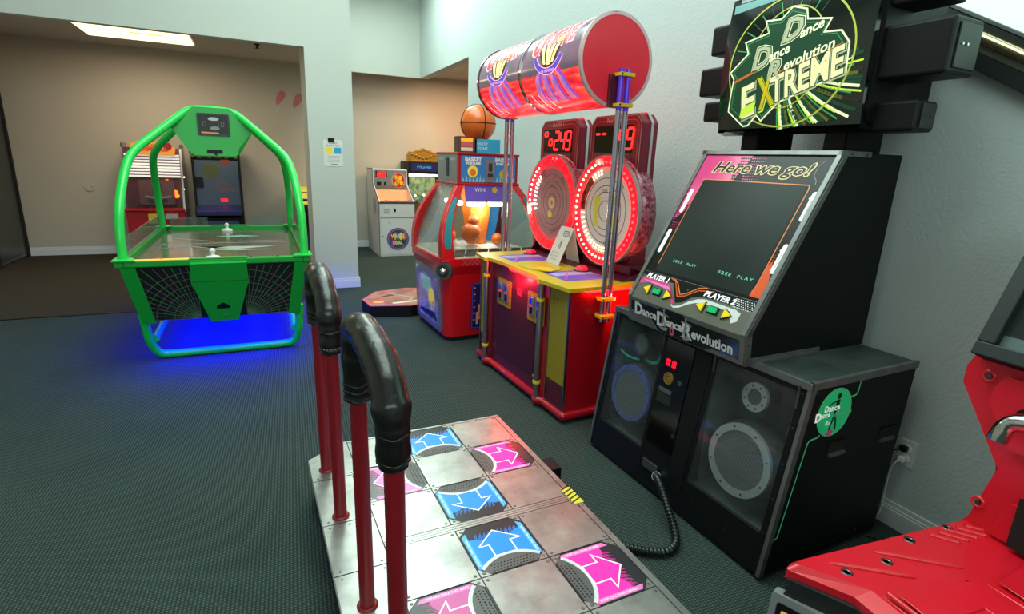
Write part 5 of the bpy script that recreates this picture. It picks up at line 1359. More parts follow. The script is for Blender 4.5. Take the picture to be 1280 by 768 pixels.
b = MB(); b.box(.02, .56, .015, .02, .63, 1.30, 'glass_clear'); b.build('glass_front', K)
crown = [(-.28, 0), (.28, 0), (.29, .10), (.25, .17), (.17, .165), (.12, .20), (.06, .205), (0, .235), (-.06, .205), (-.12, .20), (-.17, .165), (-.25, .17), (-.29, .10)]
b = MB().at((.29, .10, 1.54), **FY); b.prism(crown, -.03, .03, 'gold'); b.stroke([(p[0] * .88, .02 + p[1] * .8) for p in crown], .014, .036, 'gold', True, .006)
for i in range(7): b.ball((-.2 + i * .066, .09 + .03 * math.cos(i), .035), .022, 'gold', 8)
b.build('crown', K, .006)
b = MB().at((.29, .019, .40), **FY); b.prism(rrect(.46, .40, .01), 0, .004, 'navy'); b.flat(rrect(.3, .14, .02, 0, .06), .005, 'gold'); b.build('lower_panel', K)

# partly hidden game behind the column
Q = thing('yellow_topped_game', 'dark game cabinet with yellow top panel showing beside the white column edge', 'arcade machine', (.60, 9.5, 0))
b = MB(); b.box(0, .55, .0, .6, 0, .90, 'navy'); b.box(0, .55, .15, .6, .90, 1.0, 'navy'); b.build('cabinet', Q, .01)
b = MB(); prof_x(b, [(-.02, .80), (-.02, .84), (.2, 1.03), (.6, 1.06), (.6, .98), (.18, .98)], -.01, .56, 'disc_yellow'); b.build('top_panel', Q, .01)
b = MB().at((.27, -.001, .55), **FY); b.prism(rrect(.45, .4, .02), 0, .004, 'black'); b.flat(rrect(.3, .12, .02, 0, .05), .005, 'disc_yellow'); b.build('front_panel', Q)

# ================================================================== AIR HOCKEY
A = thing('air_hockey_table', 'bright green air hockey table with overhead tube arches and blue underglow', 'air hockey table', (-.302, 5.55, 0))
hx, hy, zr = .64, 1.05, .82
# frame rails
b = MB(); rim_o = [(-hx, -hy), (-hx + .05, -hy - .0), (hx - .05, -hy), (hx, -hy), (hx, hy), (-hx, hy)]
RW = .055
def rail(x0_, x1_, y0_, y1_, m='green_hockey'): b.box(x0_, x1_, y0_, y1_, zr - .035, zr + .012, m)
rail(-hx, -hx + RW, -hy, hy); rail(hx - RW, hx, -hy, hy); rail(-hx + RW, hx - RW, hy - .06, hy); rail(-hx + RW, hx - RW, -hy, -hy + .06)
b.build('rail', A, .008)
b = MB(); b.box(-hx + .10, -.19, -hy + .004, -hy + .052, zr + .012, zr + .016, 'amber_strip'); b.build('amber_light_strip', A)
b = MB(); b.box(-hx + RW, hx - RW, -hy + .06, hy - .06, .74, .795, 'playfield'); b.build('playfield', A)
b = MB(); b.at((0, 0, .7955)); z = .0006
b.stroke([(-.5, 0), (.5, 0)], .012, z, 'outline_grey')
for (cx, cy, s_) in ((-.30, -.1, 1), (.32, .12, 1), (0, -.75, 1), (0, .75, 1)):
    for r in (.06, .11, .16, .21):
        b.stroke([(cx + r * math.cos(t * PI / 16), cy + r * 1.3 * math.sin(t * PI / 16)) for t in range(32 if cx else 17)] if cy > -.7 else [(cx + r * math.cos(t * PI / 16), cy - .15 + r * 1.3 * math.sin(t * PI / 16)) for t in range(17)], .005, z, 'web_line', cx != 0)
b.flat([(-.35, -.12), (-.1, -.3), (.05, -.22), (.42, -.26), (.1, -.38), (-.05, -.34), (-.2, -.2)], z + .0004, 'outline_grey')
b.flat([(-.2, -.35), (.1, -.46), (.38, -.44), (.2, -.40), (.0, -.36)], z + .0006, 'mint')
b.flat([(.05, .35), (.3, .42), (.12, .5), (-.1, .45)], z + .0006, 'mint'); b.stroke([(-.1, .1), (-.45, .35)], .02, z + .0006, 'outline_grey')
b.stroke([(-.48, -.3), (-.2, -.05), (.1, .1), (.48, .1)], .008, z + .0006, 'outline_grey')
b.split('playfield_art', A)
# tapered black end / side skirts with web pattern
zt_, zb_ = .785, .36
def skirt(p0, p1, q0, q1, m, name):       # top edge p0->p1, bottom q0->q1
    b = MB(); n = Vector((p1[0] - p0[0], p1[1] - p0[1], 0)).cross(Vector((0, 0, 1))); n.normalize(); n *= -.03
    vs = [(*p0, zt_), (*p1, zt_), (*q1, zb_), (*q0, zb_)]; vs += [(v_[0] + n.x, v_[1] + n.y, v_[2]) for v_ in vs]
    b.add(vs, [(0, 3, 2, 1), (4, 5, 6, 7), (0, 1, 5, 4), (1, 2, 6, 5), (2, 3, 7, 6), (3, 0, 4, 7)], m); return b
tx, ty, bx_, by_ = hx - .035, hy - .012, hx - .10, hy - .115
sk = skirt((-tx, -ty), (tx, -ty), (-bx_, -by_), (bx_, -by_), 'hockey_black', ''); sk.build('end_skirt', A)
sk = skirt((tx, ty), (-tx, ty), (bx_, by_), (-bx_, by_), 'hockey_black', ''); sk.build('end_skirt', A)
sk = skirt((-tx, ty), (-tx, -ty), (-bx_, by_), (-bx_, -by_), 'hockey_black', ''); sk.build('side_skirt', A)
sk = skirt((tx, -ty), (tx, ty), (bx_, -by_), (bx_, by_), 'hockey_black', ''); sk.build('side_skirt', A)
b = MB(); b.box(-bx_ + .01, bx_ - .01, -by_ + .01, by_ - .01, zb_, zb_ + .03, 'black_matte'); b.build('bottom', A)
SL = math.hypot(zt_ - zb_, ty - by_)
def endf(o=0): 
    b = MB(); b.at((0, -by_ - .001, zb_), (1, 0, 0), (0, -(ty - by_), zt_ - zb_)); return b
def edgex(v_): return bx_ + (tx - bx_) * v_ / SL
b = endf()
for s_ in (-1, 1):
    fxx, fy_ = s_ * .16, .0
    for k in range(15):      # lines fanning out of the focus
        a = PI / 2 - (PI / 2 - .02) * k / 14
        # ray to edge
        dx, dy = math.cos(a) * s_, math.sin(a)
        t1 = (SL - .012 - fy_) / dy if dy > .02 else 9
        t2 = (.52 - .16) / abs(dx) if abs(dx) > .02 else 9
        t_ = min(t1, t2)
        if t_ < .03: continue
        pts = [(fxx + dx * t_ * i / 6, fy_ + dy * t_ * i / 6 + .0 * i) for i in range(7)]
        b.stroke(pts, .0035, .0012, 'web_green' if k % 3 == 0 else 'web_line')
    for k in range(1, 8):
        r = .055 * k
        pts = [(fxx + s_ * r * 1.05 * math.cos(PI / 2 * i / 12), fy_ + .004 + r * math.sin(PI / 2 * i / 12)) for i in range(13)]
        pts = [p for p in pts if p[1] < SL - .01 and abs(p[0]) < .53]
        if len(pts) > 2: b.stroke(pts, .0035, .0016, 'web_line')
b.split('web_graphic', A)
# green corner boards and goal box
for s_ in (-1, 1):
    b = endf(); b.prism([(s_ * (edgex(0) + .0), -.01), (s_ * (edgex(0) - .085), -.01), (s_ * (edgex(SL) - .085), SL), (s_ * (edgex(SL) + .005), SL)], -.004, .012, 'green_hockey'); b.build('corner_board', A, .003)
    b = MB(); b.add([(s_ * tx + s_ * .003, -ty, zt_), (s_ * tx + s_ * .003, -ty + .10, zt_), (s_ * bx_ + s_ * .003, -by_ + .10, zb_), (s_ * bx_ + s_ * .003, -by_, zb_)] + [(s_ * tx - s_ * .01, -ty, zt_), (s_ * tx - s_ * .01, -ty + .10, zt_), (s_ * bx_ - s_ * .01, -by_ + .10, zb_), (s_ * bx_ - s_ * .01, -by_, zb_)],
          [(0, 1, 2, 3), (7, 6, 5, 4), (0, 4, 5, 1), (1, 5, 6, 2), (2, 6, 7, 3), (3, 7, 4, 0)], 'green_hockey'); b.build('corner_board', A)
for e_ in (-1, 1):
    b = MB(); b.at((0, e_ * by_, zb_), (-e_, 0, 0), (0, e_ * (ty - by_), zt_ - zb_)); b.prism([(-.095, -.012), (.095, -.012), (.175, SL * .62), (.19, SL * .70), (.185, SL + .03), (-.185, SL + .03), (-.19, SL * .70), (-.175, SL * .62)], .0, .045, 'green_hockey'); b.build('goal_box', A, .006)
    b = MB(); b.at((0, e_ * by_, zb_), (-e_, 0, 0), (0, e_ * (ty - by_), zt_ - zb_)); b.prism([(-.045, .095), (.045, .095), (.045, .115), (.0, .145), (-.045, .115)], .045, .0465, 'black'); b.prism(circ(.010, 12, .008, .035), .045, .05, 'chrome'); b.box(-.184, .184, SL * .74, SL * .745, .0452, .0458, 'hockey_black'); b.build('puck_slot', A)
    b = MB(); b.box(-.19, .19, e_ * hy - (.06 if e_ > 0 else -.0), e_ * hy + (.0 if e_ > 0 else .06), zr + .0125, zr + .018, 'green_hockey'); b.build('goal_lip', A, .003)
# screws on rail
b = MB()
for x in (-.58, -.36, .22, .40, .56): b.at((x, -hy + .03, zr + .0165)); b.prism(circ(.006, 8), -.004, .001, 'black')
b.split('screw', A)
# clear guards
for s_ in (-1, 1):
    b = MB(); b.prism([(s_ * (hx - .045), -hy + .12), (s_ * (hx - .039), -hy + .12), (s_ * (hx - .039), hy - .1), (s_ * (hx - .045), hy - .1)], zr + .012, zr + .15, 'glass_guard'); b.build('clear_guard', A)
b = MB(); b.box(-hx + .1, -.2, hy - .05, hy - .045, zr + .012, zr + .10, 'glass_guard'); b.box(.2, hx - .1, hy - .05, hy - .045, zr + .012, zr + .10, 'glass_guard'); b.split('clear_guard', A)
# arches
def arch(e_):
    pts = [(-.600, e_ * .955, .80), (-.604, e_ * .93, 1.0), (-.598, e_ * .86, 1.20), (-.572, e_ * .62, 1.46), (-.53, e_ * .50, 1.575), (-.40, e_ * .36, 1.70), (-.26, e_ * .25, 1.83), (-.18, e_ * .20, 1.90), (-.10, e_ * .19, 1.92)]
    P = smooth_path(pts + [(-p[0], p[1], p[2]) for p in pts[::-1]], 2)
    b = MB(); b.tube(P, .031, 'green_tube', 16); b.build('arch_tube', A)
arch(-1); arch(1)
for s_ in (-1, 1):
    for e_ in (-1, 1):
        b = MB(); b.prism([(s_ * (hx + .012), e_ * (hy + .012)), (s_ * (hx - .13), e_ * (hy + .012)), (s_ * (hx - .10), e_ * (hy - .10)), (s_ * (hx + .012), e_ * (hy - .2))], zr + .0125, zr + .02, 'green_tube'); b.build('corner_plate', A, .003)
# overhead panel
for e_ in (-1, 1):
    b = MB(); b.at((0, e_ * .225, 1.72), (-e_, 0, 0), (0, -e_ * .10, 1)); 
    pts = [(-.125, -.155), (.19, -.155), (.305, .055), (.12, .215), (-.12, .215), (-.305, .055), (-.21, -.11), (-.16, -.125)]
    b.prism([(-.17, -.155), (.17, -.155), (.185, -.10), (.305, .06), (.13, .215), (-.13, .215), (-.305, .06), (-.205, -.10)], -.02, .025, 'green_hockey'); b.build('overhead_panel', A, .006)
    b = MB(); b.at((0, e_ * .225, 1.72), (-e_, 0, 0), (0, -e_ * .10, 1)); b.prism(rrect(.215, .155, .006, .01, .08), .025, .028, 'art_black'); b.stroke(rrect(.225, .165, .008, .01, .08), .012, .030, 'dark_grey', True, .005)
    b.flat(circ(.04, 20, .012, .125, .014), .0288, 'outline_grey'); b.flat(circ(.035, 20, .018, .052, .016), .0288, 'grey'); b.stroke([(.045, .06), (.045, .12)], .004, .0288, 'grey'); b.flat([(-.08, .01), (.05, .01), (.04, .02), (-.085, .022)], .029, 'line_orange'); b.seg7('0', .02, .035, 'disc_line', -.055, .085, .0286, t=.004); b.seg7('0', .02, .035, 'disc_line', .075, .085, .0286, t=.004); b.build('score_display', A)
    b = MB(); b.at((0, e_ * .225, 1.72), (-e_, 0, 0), (0, -e_ * .10, 1)); b.box(-.055, .06, -.145, -.12, .025, .032, 'black'); b.box(-.15, .16, -.17, -.155, .0, .04, 'green_hockey'); b.ball((.01, -.155, .035), .012, 'black', 8); b.build('lamp_bracket', A)
b = MB(); b.box(-.12, .12, -.2, .2, 1.91, 1.935, 'green_hockey'); b.box(-.16, .16, -.22, .22, 1.56, 1.575, 'green_hockey'); b.split('overhead_cover', A, .006)
# floor frame tube
for e_ in (-1, 1):
    pts = [(-.545, e_ * .86, .40), (-.535, e_ * .82, .20), (-.525, e_ * .78, .12), (-.49, e_ * .745, .045), (-.42, e_ * .735, .032), (.0, e_ * .735, .032)]
    P = smooth_path(pts, 3); P = P + [Vector((-p.x, p.y, p.z)) for p in P[-2::-1]]
    b = MB(); b.tube(P, .031, 'aqua_tube', 16); b.build('foot_tube', A)
b = MB()
for s_ in (-1, 1): b.tube([(s_ * .50, -.78, .18), (s_ * .50, .78, .18)], .028, 'aqua_tube', 12)
b.split('cross_tube', A)
b = MB(); b.box(-.42, .42, -.80, -.785, .335, .36, 'led_blue'); b.box(-.42, .42, .785, .80, .335, .36, 'led_blue'); b.box(-.50, -.485, -.75, .75, .335, .36, 'led_blue'); b.box(.485, .50, -.75, .75, .335, .36, 'led_blue'); b.split('underglow_strip', A)
b = MB()
for x, y in ((-.40, -.735), (.40, -.735), (-.4, .735), (.4, .735)): b.at((x, y, 0)); b.lathe([(.02, 0), (.02, .006), (.008, .01), (.008, .02)], 'black', 12)
b.split('levelling_foot', A)
def mallet(x, y, z, lab):
    b = MB(); b.lathe([(.052, 0), (.052, .012), (.046, .022), (.03, .024), (.016, .03), (.013, .045), (.020, .058), (.021, .068), (.012, .082), (.0001, .085)], 'white', 24)
    o = b.build('air_hockey_mallet'); o.location = (x, y, z); tag(o, lab, 'mallet')
mallet(-.35, 4.70, .7962, 'white mallet on the air hockey table just behind the near goal')
mallet(-.32, 6.38, .7962, 'white mallet at the far end of the air hockey table')

# ================================================================== TWO GAMES BY THE BACK WALL
g1 = thing('ticket_game', 'red arcade game with white slatted back and glowing orange lamps by the back wall', 'arcade machine', (-1.36, 9.35, 0), 0)
b = MB(); b.box(-.36, .36, .0, .62, 0, .72, 'red_body'); b.box(-.37, .37, -.03, .1, .72, .76, 'red_body'); b.build('cabinet', g1, .008)
b = MB(); prof_x(b, [(.0, .72), (.28, 1.60), (.36, 1.66), (.62, 1.66), (.62, .72)], -.375, -.35, 'steel'); prof_x(b, [(.0, .72), (.28, 1.60), (.36, 1.66), (.62, 1.66), (.62, .72)], .35, .375, 'steel'); b.split('side_frame', g1, .003)
b = MB(); prof_x(b, [(.10, .76), (.34, 1.60), (.6, 1.60), (.6, .76)], -.35, .35, 'maroon'); b.build('inner_back', g1)
b = MB()
for i in range(8):
    z_ = 1.19 + i * .042; y_ = .10 + .24 * (z_ - .76) / .84 - .02
    b.box(-.34, .34, y_ - .02, y_ + .012, z_, z_ + .028, 'white_lit')
b.split('slat', g1, .004)
b = MB().at((.02, .235, 1.60), **FY); pts = [(-.27, -.10), (.27, -.10), (.29, .0), (.22, .07), (.12, .04), (.06, .09), (-.06, .05), (-.16, .10), (-.26, .05)]; b.prism(pts, 0, .02, 'gold_sign'); b.text('JUMBLE', .12, 'art_orange', 0, -.01, .022, offset=.008, width=.40); b.flat(circ(.05, 14, .2, .03), .024, 'red_body'); b.build('title_sign', g1)
b = MB().at((.03, .13, .98), (1, 0, 0), (0, .27, 1)); b.prism(rrect(.44, .36, .03), 0, .01, 'display_mauve'); b.flat(rrect(.12, .14, .02, -.0, .06), .011, 'dark_grey'); b.stroke([(-.15, -.06), (.0, -.09), (.17, -.06)], .02, .012, 'rim_grey'); b.flat(circ(.13, 20, .0, -.12, .05), .0115, 'dark_grey'); b.build('target_board', g1)
for (x, z_) in ((.16, 1.13), (.255, .98), (.27, .93)):
    b = MB(); b.ball((x, .10 + (z_ - .76) * .27, z_), .034, 'glow_orange', 12); b.build('lamp', g1)
b = MB(); b.box(-.345, .345, -.005, .0, .77, 1.2, 'glass_clear'); b.build('glass_front', g1); 
b = MB().at((.0, -.031, .62), **FY); b.prism(rrect(.14, .13, .006, -.02, 0), 0, .034, 'yellow'); b.prism(rrect(.16, .07, .01, .2, .03), 0, .034, 'rim_grey'); b.split('coin_slot', g1)
b = MB()
for (x, z_) in ((-.372, 1.02), (-.372, .90), (.372, 1.03), (.385, 1.20)): b.ball((x, .02 + (z_ - .72) * .318, z_), .010, 'bulb', 8)
b.split('edge_bulb', g1)
g2 = thing('video_game_cabinet', 'tall dark arcade cabinet with lit yellow green header by the back wall', 'arcade machine', (-.545, 9.35, 0), 0)
b = MB(); prof_x(b, [(0, 0), (0, .72), (.10, .78), (.16, 1.53), (.02, 1.56), (.02, 1.66), (.7, 1.66), (.7, 0)], -.32, -.295, 'cab_black'); prof_x(b, [(0, 0), (0, .72), (.10, .78), (.16, 1.53), (.02, 1.56), (.02, 1.66), (.7, 1.66), (.7, 0)], .295, .32, 'cab_black'); b.box(-.295, .295, .02, .68, 0, .62, 'cab_black'); b.box(-.295, .295, .22, .68, .62, 1.65, 'cab_black'); b.build('cabinet', g2, .004)
b = MB().at((0, .02, 1.61), **FY); b.box(-.295, .295, -.10, .06, -.02, .0, 'art_yellowgreen')
for i in range(14): b.flat(circ(.03, 8, -.28 + i * .043, -.085 + .012 * math.sin(i * 2.3)), .0008, 'art_olive')
for i in (0, 1, 9, 11, 12): b.flat(circ(.03, 8, -.27 + i * .043, -.04), .0012, 'art_olive')
b.build('header', g2)
b = MB().at((0, .20, 1.18), (1, 0, 0), (0, .073, 1)); b.box(-.294, .294, -.40, .36, -.01, 0, 'art_slate'); z = .001
b.flat([(-.2, .05), (-.16, .22), (-.02, .24), (.06, .15), (.02, .05), (-.08, .0)], z, 'art_olive'); b.flat(circ(.06, 12, .12, .27), z, 'salmon_dark')
for i in range(5): b.stroke([(-.06 + .03 * i, .0), (-.02 + .05 * i, -.12), (.04 + .05 * i, -.18), (.10 + .04 * i, -.14)], .016, z + .0004 * i, 'rim_dark')
b.flat(rrect(.10, .05, .01, .07, -.31), z, 'led_red_soft'); b.prism(rrect(.10, .16, .01, -.24, -.05), 0, .03, 'black'); b.build('screen_art', g2)
b = MB(); prof_x(b, [(-.06, .66), (-.06, .72), (.16, .80), (.20, .66)], -.295, .295, 'navy'); b.build('control_shelf', g2, .004)
b = MB().at((0, .019, .35), **FY); b.prism(rrect(.5, .45, .01), 0, .004, 'art_slate'); b.build('front_panel', g2)

# ================================================================== RED GAME (lower right)
R_ = thing('red_ride_game', 'red moulded ride-on arcade game with chrome handlebar and tilted screen', 'arcade machine', (1.72, .86, 0), -6)
# local: x toward the wall, y away. platform occupies y<0
b = MB()
tp = [(-.355, .0), (-.355, -.02), (-.255, -.15), (-.255, -.95), (.62, -.95), (.62, .02), (-.35, .02)]
b.prism([(-.37, -.01), (-.27, -.16), (-.27, -.95), (.60, -.95), (.60, .01)], .40, .43, 'carbon')
b.prism([(-.44, .08), (-.34, -.16), (-.34, -.98), (.62, -.98), (.62, .08)], .0, .40, 'carbon', top=[(-.37, -.01), (-.27, -.16), (-.27, -.95), (.60, -.95), (.60, .0)])
b.build('base', R_, .01)
b = MB().at((-.325, -.42, .22), (0, -1, 0), (.18, 0, 1)); b.prism(rrect(.44, .34, .02), -.03, .006, 'grey'); b.prism(rrect(.34, .26, .01), .006, .009, 'black'); b.prism(rrect(.08, .20, .006, -.13, .01), .009, .0105, 'disc_yellow'); b.prism(rrect(.10, .16, .006, .05, .02), .009, .0105, 'paper'); b.build('label_panel', R_, .003)
b = MB().at((-.363, -.068, .21), (.47, -.88, 0), (.07, -.04, .4)); b.prism(rrect(.17, .33, .012), -.03, .006, 'grey'); b.prism(rrect(.13, .28, .008), .006, .009, 'black'); b.prism(rrect(.06, .20, .004, -.02, .02), .009, .0105, 'disc_yellow'); b.prism(rrect(.03, .18, .003, .035, .01), .009, .0105, 'paper'); b.build('corner_label', R_, .003)
b = MB()
topo = [(-.365, .005), (-.262, -.14), (-.262, -.96), (.62, -.96), (.62, .02), (-.33, .02)]
topi = [(-.335, -.005), (-.215, -.15), (-.215, -.95), (.60, -.95), (.60, .005), (-.305, .005)]
b.prism(topo, .425, .452, 'red_plastic'); b.prism(topo, .452, .472, 'red_plastic', top=topi)
b.prism([(-.205, -.17), (.10, -.20), (.10, -.94), (-.205, -.94)], .472, .492, 'red_plastic', top=[(-.18, -.19), (.08, -.22), (.08, -.93), (-.18, -.93)])
b.prism([(.14, -.22), (.50, -.16), (.50, -.94), (.14, -.94)], .472, .486, 'red_plastic', top=[(.16, -.24), (.48, -.19), (.48, -.93), (.16, -.93)])
b.build('seat_platform', R_, .008, seg=3)
b = MB()
for (a, c) in (((-.24, -.03), (-.04, -.15)), ((-.06, -.03), (.14, -.16))):
    P = [Vector((a[0] + (c[0] - a[0]) * i / 8, a[1] + (c[1] - a[1]) * i / 8, .473)) for i in range(9)]; b.tube(P, [.004] + [.0085] * 7 + [.004], 'red_ridge', 10)
for i in range(6):
    x = .20 + i * .042; b.tube([(x, -.02, .4735), (x + .05, -.075, .4735)], [.007, .007], 'red_ridge', 8); b.ball((x + .05, -.075, .4735), .0075, 'red_ridge', 8)
for i in range(4):
    y = -.34 - i * .03; b.tube([(.28, y, .487), (.36, y - .02, .487)], [.006, .006], 'red_ridge', 8)
b.tube([(-.20, -.185, .488), (-.20, -.5, .488)], .007, 'red_ridge', 8)
b.tube([(-.10, -.30, .4925), (-.10, -.6, .4925)], .005, 'red_plastic', 8); b.tube([(.0, -.30, .4925), (.0, -.6, .4925)], .005, 'red_plastic', 8); b.tube([(-.10, -.30, .4925), (.0, -.30, .4925)], .005, 'red_plastic', 8)
b.split('moulded_rib', R_)
b = MB()
for (x, y) in ((-.22, -.075), (-.06, -.075), (.11, -.02), (.30, -.01)): b.at((x, y, .4705)); b.lathe([(.017, 0), (.016, .003), (.010, .0035), (.009, .0015), (.0001, .0015)], 'screw', 16, caps=False)
b.split('bolt', R_)
# column
colp = [(-.40, .30), (-.335, .585), (-.12, .585), (-.12, 1.0), (.0, 1.0)]
def colY(z_):  # left edge y (local) by height
    pts = [(.45, .02), (.50, -.005), (.70, -.045), (.94, .115), (1.02, .115), (1.06, .08)]
    for (a, c), (d, e) in zip(pts[:-1], pts[1:]):
        if z_ <= d: return c + (e - c) * (z_ - a) / (d - a)
    return pts[-1][1]
zs = [.45, .50, .60, .70, .80, .88, .94, 1.0, 1.04, 1.06]
outl = [(colY(z_) , z_) for z_ in zs]
cfy = -.40
poly = outl + [(2 * cfy - y, z_) for (y, z_) in outl[::-1]]
b = MB(); prof_x(b, poly, .40, .62, 'red_plastic'); b.build('column', R_, .02, seg=3)
b = MB(); ins = [(cfy + (y - cfy) * .80, .70 + (z_ - .70) * .86) for (y, z_) in poly]
prof_x(b, [p for p in ins if p[1] > .74], .375, .42, 'red_plastic'); prof_x(b, [p for p in ins if p[1] < .70], .385, .42, 'red_plastic'); b.build('column_relief', R_, .014, seg=3)
b = MB()
for (y, z_) in ((.045, .985), (-.02, .56)): b.at((.399, y, z_), **FX); b.lathe([(.022, -.0005), (.020, .004), (.013, .004), (.012, -.004 + .006)], 'red_ridge', 20, caps=False); b.prism(circ(.009, 12), 0, .003, 'screw')
b.split('bolt', R_)
b = MB(); prof_x(b, [(cfy + .26, .49), (cfy + .26, .66), (cfy - .26, .66), (cfy - .26, .49)], .36, .40, 'black_matte'); b.build('coin_door', R_, .008)
# handlebar
b = MB(); b.at((.375, -.10, .90), **FX); b.prism(circ(.035, 20), -.03, .012, 'black'); b.build('handle_socket', R_, .003)
b = MB(); b.tube(smooth_path([(.265, -.09, .845), (.268, -.092, .868), (.275, -.10, .90), (.28, -.125, .92), (.30, -.18, .925), (.33, -.30, .92), (.33, -.50, .92), (.30, -.62, .925), (.28, -.675, .92), (.255, -.715, .905), (.24, -.73, .875), (.235, -.732, .85)], 3), .026, 'chrome', 18); b.build('handlebar', R_)
b = MB(); b.tube([(.32, cfy, .92), (.42, cfy, .90)], .035, 'black', 16); b.build('steering_stem', R_)
# monitor
b = MB(); mx = dict(x=(0, -1, 0), y=(.42, 0, 1)); WM, HM = .96, .56
b.at((.36, cfy + .0, 1.05), **mx); b.prism([(-WM / 2, 0), (WM / 2, 0), (WM / 2, HM), (-WM / 2, HM)], -.12, -.004, 'black'); 
for (u0, u1, v0, v1) in ((-WM / 2, WM / 2, 0, .045), (-WM / 2, WM / 2, HM - .045, HM), (-WM / 2, -WM / 2 + .05, .045, HM - .045), (WM / 2 - .05, WM / 2, .045, HM - .045)): b.box(u0, u1, v0, v1, -.004, .03, 'window_black')
b.build('monitor', R_, .004)
b = MB().at((.36, cfy, 1.05), **mx); b.box(-WM / 2 + .05, WM / 2 - .05, .045, HM - .045, -.004, .002, 'screen_grey'); b.box(-WM / 2 + .05, WM / 2 - .05, .045, .085, .002, .004, 'bezel_teal'); b.build('screen', R_)
b = MB(); b.box(.46, .72, cfy - .2, cfy + .2, .95, 1.35, 'black'); b.build('monitor_mount', R_)
# grey cover for cables on the floor beside the cabinet
b = MB(); b.box(2.30, 2.50, 1.06, 1.20, 0, .035, 'cover_grey'); tag(b.build('cable_cover', None, .008), 'low grey cable cover on the carpet behind the red ride game', 'cable cover')

# ================================================================== LIGHT
def area(name, loc, rot, sx, sy, power, col):
    l = bpy.data.lights.new(name, 'AREA'); l.shape = 'RECTANGLE'; l.size = sx; l.size_y = sy; l.energy = power; l.color = col
    o = bpy.data.objects.new(name, l); COL.objects.link(o); o.location = loc; o.rotation_euler = rot; return o
area('skylight', (.75, 3.3, 4.75), (0, 0, 0), 2.4, 5.2, 125, (.80, 1.0, .90))
area('clerestory_light', (1.45, 7.3, 4.5), (math.radians(-12), math.radians(0), 0), 1.5, 3.0, 105, (.80, 1.0, .90))
area('window_daylight', (-.6, -2.3, 3.2), (math.radians(65), 0, 0), 4.2, 2.0, 62, (.80, 1.0, .98))
area('ceiling_lamp_glow', (-1.24, 8.7, 2.91), (0, 0, 0), 1.1, 1.1, 19, (1.0, .82, .60))
area('alcove_lamp', (3.2, 8.8, 2.95), (0, 0, 0), 1.0, .8, 42, (1.0, .60, .33))
area('hockey_underglow', (-.302, 5.5, .33), (0, 0, 0), .95, 1.8, 90, (.0, .003, 1.0))
def point(name, loc, power, col, r=.05):
    l = bpy.data.lights.new(name, 'POINT'); l.energy = power; l.color = col; l.shadow_soft_size = r
    o = bpy.data.objects.new(name, l); COL.objects.link(o); o.location = loc; return o
point('prize_case_glow', (1.885, 4.75, 1.15), 3, (1, .93, .8)); 
for (px, py, pz, e) in ((-.07, .62, .80, 3.2), (.30, -.09, .815, 2.6)):
    q = cw(px, py, pz); point('lip_lamp_glow', q, e, (1, .02, .02), .02)
w = bpy.data.worlds.new('world'); scene.world = w; w.use_nodes = True
w.node_tree.nodes['Background'].inputs['Color'].default_value = (.75, .95, .9, 1); w.node_tree.nodes['Background'].inputs['Strength'].default_value = .6

# ================================================================== CAMERA
cam = bpy.data.cameras.new('camera'); co = bpy.data.objects.new('camera', cam); COL.objects.link(co)
yaw, pitch, roll = 0.435158543, 0.259305858, 0.0389209225
cy_, sy_, cp, sp = math.cos(yaw), math.sin(yaw), math.cos(pitch), math.sin(pitch)
f_ = Vector((sy_ * cp, cy_ * cp, -sp)); r_ = Vector((cy_, -sy_, 0)); u_ = r_.cross(f_)
cr, sr = math.cos(roll), math.sin(roll)
r2 = r_ * cr + u_ * sr; u2 = u_ * cr - r_ * sr
co.matrix_world = Matrix(((r2.x, u2.x, -f_.x, 0), (r2.y, u2.y, -f_.y, 0), (r2.z, u2.z, -f_.z, 1.6), (0, 0, 0, 1)))
cam.sensor_fit = 'HORIZONTAL'; cam.sensor_width = 36; cam.lens = 683.56 / 1280 * 36; cam.clip_start = .02; cam.clip_end = 60
scene.camera = co
vs_ = scene.view_settings; vs_.view_transform = 'Standard'; vs_.look = 'None'; vs_.gamma = 1; vs_.exposure = .72; vs_.use_curve_mapping = False

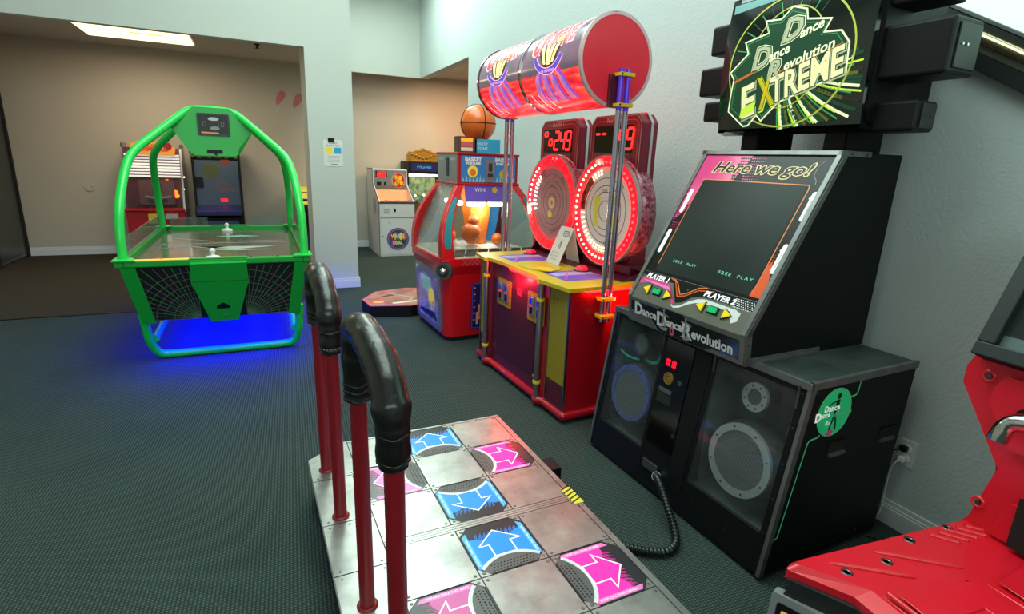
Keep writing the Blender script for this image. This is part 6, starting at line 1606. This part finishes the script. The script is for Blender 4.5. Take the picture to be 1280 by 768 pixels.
# ---- sub-parts hang under the part they belong to
def base_name(n): return n.split('.')[0]
def centre(o):
    vs = [v.co for v in o.data.vertices]
    return Vector([(min(v[k] for v in vs) + max(v[k] for v in vs)) / 2 for k in range(3)])
def nest(root, pairs):
    kids = [o for o in root.children if o.type == 'MESH']
    for child, par in pairs:
        ps = [o for o in kids if base_name(o.name) == par]
        for o in [k for k in kids if base_name(k.name) == child]:
            if ps: o.parent = min(ps, key=lambda q: (centre(q) - centre(o)).length)
nest(PAD, [('grip_tape', 'padded_grip'), ('pole_collar', 'bar_pole'), ('rivet', 'deck')])
nest(D, [('speaker_ring', 'speaker_body'), ('speaker_grille', 'speaker_body'), ('arrow_button', 'control_panel'), ('start_button', 'control_panel'), ('control_art', 'control_panel'), ('screen_text', 'screen'),
         ('sign_face', 'sign_box'), ('sign_artwork', 'sign_box'), ('sign_lettering', 'sign_box'), ('lamp_cover', 'side_lamp'), ('fascia_lettering', 'fascia'), ('coin_lock', 'coin_door'), ('coin_button', 'coin_door'), ('coin_return', 'coin_door'),
         ('key_lock', 'coin_door'), ('arrow_sticker', 'screen_surround'), ('top_lettering', 'screen_surround'), ('bay_wire', 'speaker_bay'), ('side_handle', 'speaker_cabinet'), ('side_emblem', 'speaker_cabinet'), ('side_line_art', 'speaker_cabinet')])
nest(Cc, [('wheel_ring', 'wheel_housing'), ('wheel_disc', 'wheel_housing'), ('bulb_ring', 'wheel_housing'), ('stop_pointer', 'wheel_housing'), ('wheel_cover', 'wheel_housing'), ('scoreboard_trim', 'scoreboard'), ('score_display', 'scoreboard'),
          ('score_lettering', 'scoreboard'), ('drum_artwork', 'drum_shell'), ('drum_end', 'drum_shell'), ('post_collar', 'front_post'), ('top_graphics', 'table_top'), ('coin_plate', 'front_door'), ('small_badge', 'front_door')])
nest(B, [('post_inlay', 'corner_post'), ('head_poster', 'head_box'), ('head_side_plate', 'head_box'), ('prize_cup', 'prize_deck'), ('net_pattern', 'body')])
nest(A, [('puck_slot', 'goal_box'), ('score_display', 'overhead_panel'), ('lamp_bracket', 'overhead_panel'), ('playfield_art', 'playfield'), ('web_graphic', 'end_skirt'), ('amber_light_strip', 'rail'), ('corner_plate', 'rail')])
nest(R_, [('moulded_rib', 'seat_platform'), ('bolt', 'seat_platform'), ('column_relief', 'column'), ('screen', 'monitor')])
nest(G, [('round_logo', 'front_doors')])
